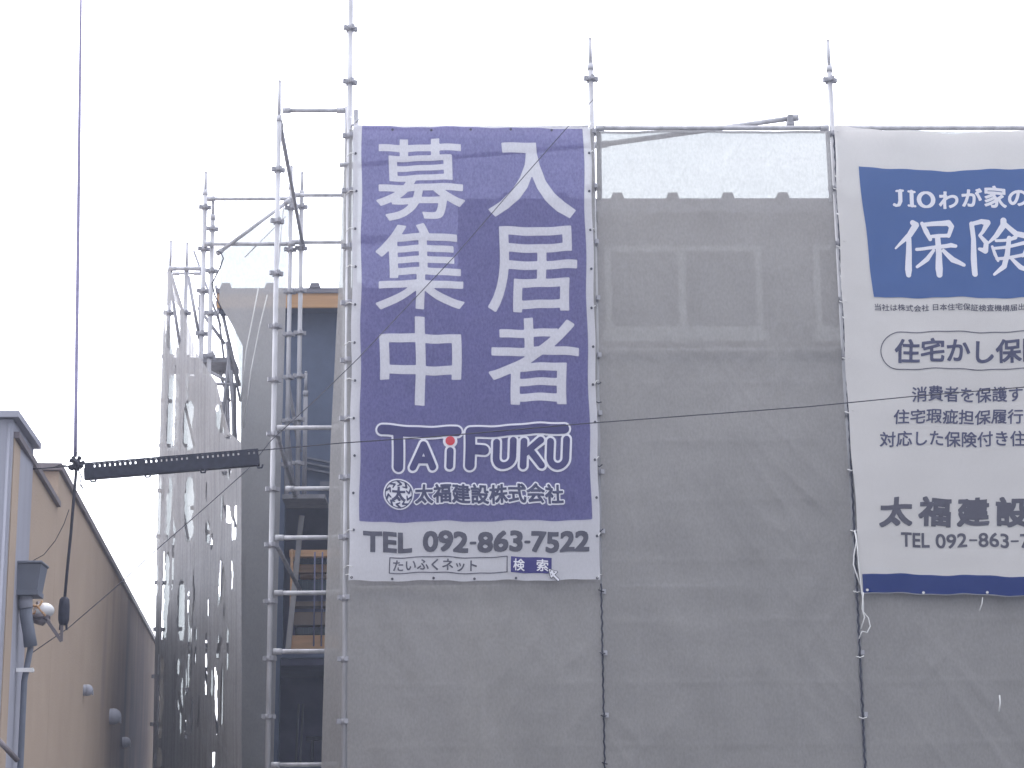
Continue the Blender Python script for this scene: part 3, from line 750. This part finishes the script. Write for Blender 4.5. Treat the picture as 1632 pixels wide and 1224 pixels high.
b = MB(); stroke_shape([lg([(607, 212), (609, 212)], 35)], A, 4, b, .7); b.build('logo_dot', 'red', bn)
b = MB(); text_box('太福建設株式会社', 660, 769, 900, 805, A, 2, b, bold=3.0, h=.6, cheb=False); 
stroke_shape([lg([(221, 608), (223, 608)], 117)], A, 2, b, .8); b.build('company_outline', 'white_ink', bn)
b = MB(); text_box('太福建設株式会社', 662, 771.5, 898, 802.5, A, 3, b, bold=.9, h=.5)
ec = (590 + 222 / 4.8, 660 + 608 / 4.8)
ring = [[(ec[0] + 21.5 * math.cos(t), ec[1] + 21.5 * math.sin(t), .8) for t in np.linspace(0, 2 * math.pi, 33)]]
for k in range(10):
    a = k * math.pi / 5 + .2
    ring.append([(ec[0] + 21 * math.cos(a), ec[1] + 21 * math.sin(a), 1.5), (ec[0] + 16.5 * math.cos(a + .34), ec[1] + 16.5 * math.sin(a + .34), 1.5), (ec[0] + 13.5 * math.cos(a - .02), ec[1] + 13.5 * math.sin(a - .02), .9)])
stroke_shape(ring, A, 3, b, .5)
text_box('太', ec[0] - 11, ec[1] - 12, ec[0] + 11, ec[1] + 11, A, 3, b, bold=1.0, h=.5)
b.build('company_lettering', 'ink_navy', bn)
b = MB(); text_box('TEL', 578, 847, 656, 880, A, 1, b, bold=1.7, h=.6); 
for t_, x0, x1 in (('092', 673, 746), ('863', 760.5, 833), ('7522', 846, 940)): text_box(t_, x0, 846.5, x1, 880.3, A, 1, b, bold=1.7, h=.6)
stroke_shape([[(750, 864.5, 2.3), (756.5, 864.5, 2.3)], [(837.5, 864, 2.3), (843, 864, 2.3)]], A, 1, b, .6)
b.build('phone_lettering', 'ink', bn)
b = MB()
o_ = [[(621, 888, .8), (809, 888, .8), (809, 913, .8), (621, 913, .8), (621, 888, .8)]]
stroke_shape(o_, A, 1, b, .6); text_box('たいふくネット', 626.5, 891.5, 761, 910, A, 1, b, bold=.35, h=.45)
b.build('search_lettering', 'ink', bn)
b = MB(); panel(A, 1, b, C(815), C(880), C(888), C(913), 14, 6); sb = b.build('search_button', 'purple_flat' if 'purple_flat' in M else cloth('button_print', (.06, .055, .22), .05, .3, (.5, .5, 1), .06, .08, 70, .1), bn)
for ch, x0, x1 in (('検', 818.8, 837), ('索', 856, 874.5)):
    b = MB(); text_box(ch, x0, 891, x1, 910, A, 2, b, bold=.3, h=.4); b.build('button_lettering', 'white_ink', sb)
b = MB(); ar = [[(876, 907, .5), (879, 919, 1.0), (882, 915, 1.6), (890, 924, 1.6)], [(876, 907, .5), (888, 911, .8), (882, 915, 1.6)], [(880, 911, 2), (882, 914, 2)]]
stroke_shape([[(x, y, r + 1.0) for x, y, r in s] for s in ar], A, 3, b, .5); b.build('cursor_outline', 'ink', bn)
b = MB(); stroke_shape(ar, A, 4, b, .5); b.build('cursor', 'white_ink', bn)
def eyelets(cl, pts, parent, layer=1, mat='eyelet'):
    for x, y in pts:
        b = MB(); c = cl.pt(x, y, layer)
        b.tube(c, c + Vector((0, -.006, 0)), .0105, 10); b.build('eyelet', mat, parent)
eyelets(A, [(561.5 - (y - 250) * .0068 + 6, y) for y in range(246, 900, 60)], bn)
eyelets(A, [(938 + (y - 250) * .0222, y) for y in range(246, 900, 61)], bn)
eyelets(A, [(x, 922) for x in (561, 626, 692, 757, 823, 889, 952)], bn)
eyelets(A, [(x, 207) for x in (626, 688, 751, 815, 880)], bn)
def ties(cl, pts, parent):
    for (x, y, x2, y2) in pts:
        b = MB(); p = cl.pt(x, y, 2); q = at(x2, y2, -.03)
        b.path([p + Vector((0, -.004, 0)), (p + q) / 2 + Vector((0, -.02, .012)), q], .0035, 6); b.build('tie', 'cord', parent)
ties(A, [(566 - (y - 246) * .007, y, 552 - (y - 246) * .006, y + random.uniform(-3, 5)) for y in (246, 306, 366, 426, 486, 546, 606, 666, 846, 905)], bn)
ties(A, [(940 + (y - 246) * .022, y, 947 + (y - 246) * .020, y + random.uniform(-6, 2)) for y in range(246, 900, 122)], bn)
ties(A, [(567, 200, 558, 186), (940, 205, 944, 196), (561, 922, 551, 916), (952, 922, 960, 916)], bn)

# ------------------------------------------------------------------ the insurance banner
Bc = Cloth(-.11, .6, 8.0)
b2 = thing('banner', (at(1640, 947, -.11).x, -.11, at(1640, 947, -.11).z), 'cream and blue vertical banner with an insurance notice at the right edge', 'banner')
b = MB(); panel(Bc, 0, b, tab((203, 1333), (600, 1352), (800, 1366), (947, 1373)), tab((203, 1925), (947, 1985)), tab((1333, 202), (1420, 208), (1520, 213), (1632, 207), (1930, 204)), tab((1373, 945), (1632, 950), (1985, 950)), 90, 120)
b.build('cloth', 'banner_b', b2)
b = MB(); panel(Bc, 1, b, tab((266, 1377), (474, 1393)), tab((266, 1890), (474, 1903)), tab((1377, 266), (1435, 271), (1520, 273), (1632, 268), (1890, 268)), tab((1393, 474.5), (1632, 475), (1890, 475)), 80, 30)
b.build('printed_panel', 'blue', b2)
b = MB(); panel(Bc, 1, b, tab((915, 1374.5), (946, 1376)), tab((915, 1981), (946, 1983)), tab((1374, 914), (1632, 919), (1985, 919)), tab((1374, 944), (1632, 949), (1985, 949)), 80, 5)
b.build('printed_stripe', 'stripe', b2)
def bs(pts): return [(1370 + x / 5.1, 260 + y / 5.1, r / 5.1) for x, y, r in pts]
ho = [[(425, 490, 24), (450, 505, 28), (400, 590, 24), (292, 700, 9)], [(395, 620, 22), (400, 740, 26), (400, 870, 30), (400, 912, 22)],
      [(500, 490, 16), (535, 555, 22), (570, 620, 16)], [(520, 500, 18), (640, 488, 22), (715, 482, 26), (742, 515, 22), (720, 590, 17)],
      [(560, 600, 15), (640, 588, 16), (720, 585, 17)], [(462, 700, 14), (600, 685, 15), (740, 668, 20), (780, 680, 15)],
      [(630, 610, 24), (645, 740, 26), (648, 860, 32), (650, 910, 26)], [(600, 710, 14), (550, 780, 22), (470, 840, 13)], [(680, 710, 16), (760, 790, 24), (850, 838, 16)]]
ke = [[(905, 500, 22), (925, 620, 22), (932, 780, 28), (938, 905, 26)], [(905, 500, 18), (985, 478, 22), (1035, 490, 28), (1000, 560, 17), (975, 590, 14)],
      [(975, 590, 14), (1030, 650, 22), (1025, 715, 26), (975, 700, 14)], [(1165, 462, 28), (1165, 500, 28), (1110, 590, 22), (1050, 650, 10)],
      [(1180, 490, 20), (1270, 570, 24), (1400, 610, 28), (1440, 608, 12)], [(1110, 630, 13), (1200, 618, 14), (1265, 600, 20)],
      [(1080, 680, 12), (1105, 740, 16), (1130, 790, 12)], [(1090, 695, 13), (1220, 670, 15), (1350, 650, 18), (1360, 690, 16), (1330, 760, 12)],
      [(1120, 775, 14), (1220, 760, 15), (1340, 750, 16)], [(1215, 600, 20), (1205, 730, 24), (1180, 830, 24), (1095, 905, 12)], [(1240, 770, 14), (1310, 850, 22), (1420, 905, 18)]]
ho = [[(x * 1.0, y, r * .92) for x, y, r in s] for s in ho]; ke = [[(x, y, r * .88) for x, y, r in s] for s in ke]
b = MB(); stroke_shape([bs(s) for s in ho], Bc, 2, b, .8); stroke_shape([bs(s) for s in ke], Bc, 2, b, .8)
J = [[(300, 236, 9), (352, 236, 9)], [(330, 240, 17), (330, 320, 17), (318, 350, 14), (295, 356, 10), (280, 345, 12)]]
I2 = [[(398, 240, 9), (448, 240, 9)], [(423, 240, 16), (423, 350, 16)], [(396, 354, 9), (450, 354, 9)]]
O2 = [[(540 + 58 * math.cos(t), 298 + 57 * math.sin(t), 10 + 8 * abs(math.cos(t))) for t in np.linspace(0, 2 * math.pi, 25)]]
stroke_shape([bs(s) for s in J + I2 + O2], Bc, 2, b, .6)
for ch, x0, y0, x1, y1 in (('わ', 1496, 304, 1527, 332), ('が', 1532, 301, 1565, 331), ('家', 1568, 297, 1604, 332), ('の', 1606, 302, 1638, 328)):
    text_box(ch, x0, y0, x1, y1, Bc, 2, b, bold=1.1, h=.6, cheb=False)
b.build('panel_lettering', 'white_ink', b2)
b = MB(); text_box('当社は株式会社 日本住宅保証検査機構届出', 1393.5, 485, 1632, 496, Bc, 1, b, bold=.15, h=.36); b.build('notice_lettering', 'ink', b2)
b = MB()
ov = [(1434 + 29.5 * math.cos(t), 559 + 29.5 * math.sin(t), .75) for t in np.linspace(1.5 * math.pi, .5 * math.pi, 19)]
ov = [(1860, 529.5, .75)] + ov + [(1860, 588.5, .75)] + [(1860 + 29.5 * math.cos(t), 559 + 29.5 * math.sin(t), .75) for t in np.linspace(.5 * math.pi, -.5 * math.pi, 19)]
stroke_shape([ov], Bc, 1, b, .8); b.build('oval_outline', 'ink', b2)
b = MB(); text_box('住宅かし保険', 1426.5, 540, 0, 579, Bc, 1, b, bold=1.0, h=.7, em=40.4); b.build('oval_lettering', 'ink_navy', b2)
b = MB()
text_box('消費者を保護する', 1452, 616.5, 0, 641, Bc, 1, b, bold=.4, h=.5, em=25.6)
text_box('住宅瑕疵担保履行法に', 1423, 652.5, 0, 676, Bc, 1, b, bold=.4, h=.5, em=26.2)
text_box('対応した保険付き住宅です', 1402.5, 687, 0, 712, Bc, 1, b, bold=.4, h=.5, em=26.0)
b.build('notice_lettering', 'ink_navy', b2)
b = MB()
for k, ch in enumerate('太福建設株式会社'): text_box(ch, 1401.5 + 62 * k, 792.5, 1454 + 62 * k, 839.5, Bc, 1, b, bold=1.9, h=.7)
b.build('company_lettering', 'ink', b2)
b = MB(); text_box('TEL', 1436, 850, 1482, 873, Bc, 1, b, bold=.7, h=.5); 
for t_, x0, x1 in (('092', 1491.5, 1541.5), ('863', 1559.6, 1608), ('7522', 1626, 1692)): text_box(t_, x0, 850, x1, 873, Bc, 1, b, bold=.6, h=.5)
stroke_shape([[(1546, 861.5, 1.4), (1556.5, 861.5, 1.4)], [(1612, 861.5, 1.4), (1622.5, 861.5, 1.4)]], Bc, 1, b, .6)
b.build('phone_lettering', 'ink', b2)
eyelets(Bc, [(x, y) for x, y in ((1381, 940), (1471, 944), (1573, 945))], b2, 2, 'cord')
ties(Bc, [(1335 + (y - 210) * .053, y, 1329 + (y - 210) * .054, y + random.uniform(-4, 8)) for y in (212, 290, 385, 480, 570, 655)], b2)

# ties along the seams between the nets
for nm, sm, sk, ys in ((n2, seam1, 4, (610, 640, 742, 845, 940, 1040, 1140, 1215)), (n3, seam2, 6, (300, 392, 480, 570, 656, 748, 845, 942, 1046, 1143))):
    for y in ys:
        b = MB(); x = sm(y); dy = random.uniform(-2, 3)
        b.path([at(x - sk, y, -.06), at(x, y + 2, -.095), at(x + sk, y + dy, -.07)], .005, 6); b.build('tie', 'cord' if sk > 5 else 'cable', nm)
for y in (280, 340, 395, 440, 505, 575):
    b = MB(); x = seam2(y); b.path([at(x - 2, y, -.06), at(x + 3, y + 4, -.09), at(x + 5, y + 1, -.1)], .006, 6); b.build('tie', 'cord', n3)
# dark cord laced down each seam to imitate the shaded gap between nets
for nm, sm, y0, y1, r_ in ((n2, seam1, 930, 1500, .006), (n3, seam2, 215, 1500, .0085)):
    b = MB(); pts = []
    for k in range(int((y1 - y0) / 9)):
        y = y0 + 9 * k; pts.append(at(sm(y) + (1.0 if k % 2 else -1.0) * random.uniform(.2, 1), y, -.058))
    b.path(pts, r_, 6); b.build('seam_shade_cord', 'rubber', nm)
# pale threads left on the nets
b = MB(); b.path([at(1593, 1108, -.09), at(1594, 1120, -.095), at(1592, 1134, -.09)], .006, 6); b.build('thread', 'cord', n3)
b = MB(); b.path([at(1566, 952, -.09), at(1565, 962, -.095), at(1561, 974, -.09)], .005, 6); b.build('thread', 'cord', n3)

# white rope hanging in loops by the right banner's lower corner
b = MB()
b.path([at(x, y, -.13) for x, y in ((1362, 845), (1365, 862), (1361, 885), (1360, 900), (1366, 918), (1371, 932))], .0055, 6)
b.path([at(x, y, -.14) for x, y in ((1364, 850), (1367, 880), (1369, 905), (1373, 940), (1376, 960), (1376, 975), (1384, 985), (1387, 998), (1382, 1008), (1374, 1006), (1369, 1018))], .005, 6)
b.path([at(x, y, -.15) for x, y in ((1376, 944), (1374, 970), (1378, 984), (1372, 1002))], .005, 6)
b.build('rope', 'cord', loc=at(1369, 1018, -.14), label='white rope hanging in loops by the lower left corner of the cream banner', cat='rope')

# ------------------------------------------------------------------ neighbouring buildings on the left
YN = -2.0
h_ = at(94, 751, YN).z
pA = at(94, 751, YN); pB = at_z(143, 832, h_); pC = at_z(238, 1010, h_)
dirw = (pC - pA); dirw.z = 0; dirw.normalize(); nrm = Vector((-dirw.y, dirw.x, 0)); nrm = nrm if nrm.x > 0 else -nrm
pF = pC + dirw * 5
tb = thing('building', (pA.x, pA.y, 0), 'tan rendered neighbouring building with a dark coping and blue grey stains', 'building')
STAIN = at_plane(212, 1170, pA, nrm) - Vector((pA.x, pA.y, 0))
M['tan'] = tan_wall()
def prism(b, pts, z0, z1):
    A_ = [b.bm.verts.new((p.x, p.y, z0)) for p in pts]; B_ = [b.bm.verts.new((p.x, p.y, z1)) for p in pts]; n = len(pts)
    for i in range(n): b.bm.faces.new([A_[i], A_[(i + 1) % n], B_[(i + 1) % n], B_[i]])
    b.bm.faces.new(A_[::-1]); b.bm.faces.new(B_)
    return b
b = MB(); prism(b, [pA, pF, pF + Vector((-6, 0, 0)), pA + Vector((-6, 0, 0))], 0, h_); b.build('wall', 'tan', tb)
o = nrm * .022; e = nrm * -.28
b = MB(); prism(b, [pA + o - dirw * .04, pF + o, pF + e, pA + e - dirw * .04], h_ + .003, h_ + .05)
prism(b, [pA + e - dirw * .04 - Vector((.003, 0, 0)), pA + e + dirw * .2 - Vector((.003, 0, 0)), pA + dirw * .2 + Vector((-.62, 0, 0)), pA - dirw * .04 + Vector((-.62, 0, 0))], h_ + .003, h_ + .06)
b.build('coping', 'coping', tb)
# lower part of the wall nearer the street
p2b = at_plane(93, 812, pA, nrm); h2 = p2b.z; p2a = pA - dirw * 2.2
b = MB(); prism(b, [p2a, pA - dirw * .003, pA - dirw * .003 + Vector((-3, 0, 0)), p2a + Vector((-3, 0, 0))], 0, h2); b.build('wall', 'tan', tb)
b = MB(); prism(b, [p2a + nrm * .025, pA - dirw * .01 + nrm * .025, pA - dirw * .01 + nrm * -.15, p2a + nrm * -.15], h2 + .003, h2 + .04); b.build('coping', 'coping', tb)
for (px, py, r) in ((133, 1100, .045), (175, 1142, .072), (195, 1183, .05)):
    c = at_plane(px, py, pA, nrm); b = MB()
    b.tube(c - nrm * .02, c + nrm * .025, r * .95, 16); b.ball(c + nrm * .03, r, 1, 1, 1.0)
    for k in range(3):
        z = c.z - r * (.2 + .25 * k); b.beam(Vector((c.x, c.y, z)) + nrm * (.03 + r * .9) - dirw * r * .5, Vector((c.x, c.y, z)) + nrm * (.03 + r * .9) + dirw * r * .5, .01, .01)
    b.build('vent_cap', 'gutterp', tb)
# pale sided building nearer the camera
pw0 = at(19, 700, -4.25); zc = at(30, 668, -4.25).z
wd = Vector((dirw.x * .3, dirw.y, 0)).normalized(); wn = Vector((wd.y, -wd.x, 0)); 
q1 = pw0 + wd * (abs(p2a.y - pw0.y) + .75); q1 = Vector((at(50, 800, q1.y).x, q1.y, 0)); 
wd = (Vector((q1.x, q1.y, 0)) - Vector((pw0.x, pw0.y, 0))).normalized(); wn = Vector((wd.y, -wd.x, 0))
wb = thing('building', (pw0.x, pw0.y, 0), 'pale grey sided building at the left edge with capped parapet and rainwater hopper', 'building')
pl = Vector((pw0.x - 5, pw0.y, 0))
b = MB(); prism(b, [pw0, q1, q1 + Vector((-5, 0, 0)), pl], 0, zc)
x = pw0.x - .02
while x > pw0.x - 4.5:
    b.tube((x, pw0.y + .001, 0), (x, pw0.y + .001, zc - .02), .010, 8); x -= .09
b.build('wall', 'whitemetal', wb)
b = MB(); prism(b, [pw0 + wn * .04 - wd * .05, q1 + wn * .04 + wd * .03, q1 + Vector((-5, 0, 0)) + wd * .03, pl - wd * .05 - wn * .04], zc + .003, zc + .04); b.build('coping', 'whitemetal', wb)
hp0 = at_plane(48, 900, Vector((pw0.x, pw0.y, 0)), wn); 
def wp(px, py, o=0.0):
    return at_plane(px, py, Vector((pw0.x, pw0.y, 0)) + wn * o, wn)
# hopper head: an open box narrowing downwards, with a rim, outlet and a pipe that steps back and runs down
hc = at(45, 905, -3.75); hz = at(45, 943, -3.75).z; ht = at(45, 903, -3.75).z
b = MB(); A_, B_ = [], []
for sx, sy in ((-1, -1), (1, -1), (1, 1), (-1, 1)):
    A_.append(b.bm.verts.new((hc.x + sx * .074, hc.y + sy * .08, hz))); B_.append(b.bm.verts.new((hc.x + sx * .094, hc.y + sy * .10, ht)))
for i in range(4): b.bm.faces.new([A_[i], A_[(i + 1) % 4], B_[(i + 1) % 4], B_[i]])
b.bm.faces.new(A_[::-1]); b.bm.faces.new(B_)
b.box((hc.x - .103, hc.y - .11, ht + .002), (hc.x + .103, hc.y + .11, ht + .02), .006); b.box((hc.x - .08, hc.y - .09, hz - .03), (hc.x + .08, hc.y + .09, hz - .002))
hop = b.build('hopper', 'gutter', wb)
dp = [at(40, 948, -3.75), at(42, 985, -3.75), at(49, 1030, -3.72)]
b = MB(); b.path([dp[0], at(41, 970, -3.75)], .042, 14); b.build('pipe_outlet', 'gutterp', hop)
b = MB(); b.path([at(41, 971, -3.75), dp[1], at(46, 1008, -3.74), dp[2]], [.037, .037, .037, .04], 14); b.build('pipe_elbow', 'gutter', hop)
px_ = at(49, 1040, -3.70)
b = MB(); b.path([at(49, 1031, -3.72), at(45, 1052, -3.70), (px_.x - .03, -3.7, at(46, 1085, -3.7).z), (px_.x - .03, -3.7, 0.02)], .018, 12); b.build('downpipe', 'gutter', hop)
b = MB(); p = at(52, 1069, -3.7); b.tube(p, p + Vector((.0, -.05, 0)), .012); b.box(Vector((px_.x - .07, -3.75, p.z - .012)), Vector((p.x + .012, -3.735, p.z + .012))); b.build('pipe_clip', 'lamp', hop)
b = MB(); b.path([at(-6, 1176, -4.3), at(28, 1212, -4.2)], .016, 8); b.build('conduit', 'coping', wb)

# floodlight on a bracket fixed to the tan wall
lc = at(70, 973, -3.35)
fl = thing('wall_lamp', lc, 'white domed lamp on a small bracket beside the rainwater hopper', 'lamp')
b = MB(); b.ball(lc, .058, 1.1, 1, .82, 18); b.build('lamp_shade', 'lamp', fl)
b = MB(); b.tube(lc + Vector((-.02, 0, -.05)), lc + Vector((-.03, 0, -.085)), .05, 14, .03); b.tube(lc + Vector((-.02, 0, -.03)), lc + Vector((-.02, 0, -.052)), .062, 16); b.build('lamp_holder', 'coping', fl)
b = MB(); b.path([lc + Vector((-.14, .05, .05)), lc + Vector((-.07, .0, .03)), lc + Vector((-.03, -.05, .02)), lc + Vector((.02, -.05, -.04))], .008, 8)
b.path([lc + Vector((-.12, .05, -.04)), lc + Vector((-.05, -.03, -.02)), lc + Vector((0, -.06, .05))], .007, 8); b.build('bracket', 'ply', fl)

# ------------------------------------------------------------------ wires
YK = -3.4
br = thing('wall_bracket', at(98, 1022, YK), 'dark V shaped steel bracket holding the lower end of the guy cable', 'bracket')
b = MB(); b.beam(at(76, 990, YK), at(98, 1022, YK), .02, .02); b.beam(at(98, 1022, YK), at(99, 985, YK), .014, .016); b.beam(at(60, 960, YK + .1), at(78, 992, YK), .018, .018); b.build('arm', 'coping', br)
b = MB(); c = at(102, 974, YK); rr = .034
b.path([c + Vector((0, 0, .085)), c + Vector((0, 0, .07)), c + Vector((0, 0, .03)), c + Vector((0, 0, -.05)), c + Vector((0, 0, -.075)), c + Vector((0, 0, -.085))], [.018, .03, rr, rr, .028, .02], 14)
for s_ in (-1, 1): b.tube(c + Vector((s_ * .018, 0, -.08)), c + Vector((s_ * .02, 0, -.115)), .007, 8)
b.build('insulator', 'rubber', loc=c - Vector((0, 0, .115)), label='black oval strain insulator at the lower end of the guy cable', cat='insulator')
b = MB(); b.path([at(x, y, YK - .0) for x, y in ((131, -140), (129, 0), (126.5, 200), (124, 420), (121, 640), (120, 728))], [.006, .007, .010, .011, .011, .011], 10)  # radius narrows upward to imitate bloom eating the outline
b.build('guy_cable', 'guy', loc=at(120, 728, YK), label='long upright guy cable rising out of the top of the frame at the left', cat='cable')
b = MB(); b.path([at(x, y, YK) for x, y in ((122, 745), (118, 790), (113, 850), (107, 910), (103, 955))], .0095, 8)
b.build('guy_cable', 'cable', loc=at(103, 955, YK), label='short dark lower length of guy cable between cable joint and black insulator', cat='cable')
# knot of clamps where the cables meet
kn = thing('cable_clamp', at(122, 742, YK), 'tangled cluster of cable clamps and wire ends where the cables cross', 'clamp')
b = MB(); k0 = at(122, 742, YK)
b.box(k0 + Vector((-.02, -.02, -.03)), k0 + Vector((.02, .02, .04)), .008); b.tube(k0 + Vector((-.05, 0, -.012)), k0 + Vector((.05, 0, .02)), .013); b.tube(k0 + Vector((-.02, -.03, .05)), k0 + Vector((.025, -.03, -.02)), .011)
for s_ in ((-.03, .03), (.018, .045), (.03, -.005), (-.025, -.02)): b.ball(k0 + Vector((s_[0], -.01, s_[1])), .014)
b.build('clamp_body', 'cable', kn)
b = MB()
for pts in (((122, 742), (112, 735), (104, 742), (110, 750), (122, 745)), ((122, 742), (128, 730), (134, 738), (128, 748)), ((124, 748), (130, 760), (127, 772), (133, 780), (129, 772)), ((122, 740), (118, 728), (122, 720), (126, 728)), ((104, 742), (96, 741), (86, 745))):
    b.path([at(x, y, YK - .03 + .01 * i) for i, (x, y) in enumerate(pts)], .0035, 6)
b.build('wire_end', 'cable', kn)
# messenger cable right across
b = MB(); b.path([at(x, y, YK) for x, y in ((-120, 757), (0, 750), (60, 747), (122, 742))], .0045, 6)
b.build('cable', 'cable', loc=at(0, 750, YK), label='thin cable running left from the clamps past the tan building', cat='cable')
b = MB(); b.path([at(x, y, YK) for x, y in ((410, 718), (545, 706), (680, 697), (945, 674), (1290, 648), (1452, 632), (1632, 617), (1850, 598))], .0036, 6)
b.build('cable', 'cable', loc=at(1632, 617, YK), label='thin cable crossing the purple banner and nets to the right edge', cat='cable')
# slotted black guard over the cable
gd = thing('cable_guard', at(272, 738, YK), 'black slotted cable guard hanging level in front of the netting', 'cable guard')
g0, g1 = at(134, 739, YK), at(412, 716, YK); gl = (g1 - g0).length; gd_ = (g1 - g0).normalized(); gu = Vector((0, 0, 1)); gu = (gu - gd_ * gu.dot(gd_)).normalized()
def gp(s, v, y=0.0): return g0 + gd_ * s + gu * v + Vector((0, y, 0))
H = .100
b = MB()
for yy in (-.022, .022):
    b.beam(gp(0, -.066, yy), gp(gl, -.066, yy), .006, .066); b.beam(gp(0, -.004, yy), gp(gl, -.004, yy), .006, .008)
    s = .006
    n = 0
    while s < gl - .01:
        wdt = .016 if n % 9 else .05
        b.beam(gp(s, -.0205, yy), gp(min(s + wdt, gl), -.0205, yy), .006, .0245); s += wdt + .0155; n += 1
b.beam(gp(0, -.1005, 0), gp(gl, -.1005, 0), .05, .005)
b.build('guard_body', 'rubber', gd)
for s in (.055, .39, .73, 1.08):
    b = MB(); b.path([gp(s - .018, -.102, -.02), gp(s - .012, -.122, -.02), gp(s + .012, -.122, -.02), gp(s + .018, -.102, -.02)], .006, 6); b.build('clip', 'rubber', gd)
# thin wire from the wall up to the second front pole
def yl2(px): return -3.0 + (px - 60) / (946 - 60) * 2.7
b = MB(); b.path([at(x, y, yl2(x)) for x, y in ((-60, 1120), (40, 1048), (110, 1000), (180, 940), (245, 880), (320, 815), (395, 748), (432, 702), (500, 640), (570, 572), (725, 408), (815, 304), (905, 202), (946, 158))], .0032, 6)
b.build('wire', 'cable', loc=at(245, 880, yl2(245)), label='thin wire slanting from the lower left up across the purple banner', cat='wire')
b = MB(); b.path([at(x, y, -3.3) for x, y in ((110, 812), (102, 835), (88, 862), (70, 884), (48, 896))], .0025, 6)
b.build('wire', 'cable', loc=at(48, 896, -3.3), label='thin drooping wire from the guy cable to the rainwater hopper', cat='wire')

# ------------------------------------------------------------------ loose items inside the lower opening
b = MB(); b.beam(at(471, 1226, YW + .7), at(476, 1122, YW + .7), .04, .02); b.beam(at(478, 1226, YW + .72), at(483, 1122, YW + .72), .02, .02)
b.build('leaning_poles', surf('dull_pole', (.17, .17, .21), .6), loc=at(471, 1226, YW + .7), label='two thin poles leaning in the dark lower opening', cat='pole')
b = MB(); b.tube(at(488, 1177, YW + .9), at(545, 1177, YW + .9), .022); b.tube(at(498, 1180, YW + .9), at(496, 1300, YW + .9), .018)
b.build('trestle', surf('dull_trestle', (.10, .10, .14), .6), loc=at(498, 1240, YW + .9), label='small dark trestle inside the lower opening', cat='trestle')

# ------------------------------------------------------------------ added volume that imitates lens veil by lifting the darks
hm, hn, hl = new_mat('lens_veil_mat'); hn.remove(hn["Principled BSDF"])
pv = hn.new("ShaderNodeVolumePrincipled"); pv.inputs['Density'].default_value = .0031; pv.inputs['Color'].default_value = (.72, .79, 1, 1); pv.inputs['Anisotropy'].default_value = .3
hl.new(pv.outputs[0], hn["Material Output"].inputs['Volume'])
b = MB(); b.box((-151, -151, -1), (151, 151, 11.5)); b.build('lens_veil_volume', hm, kind='stuff')
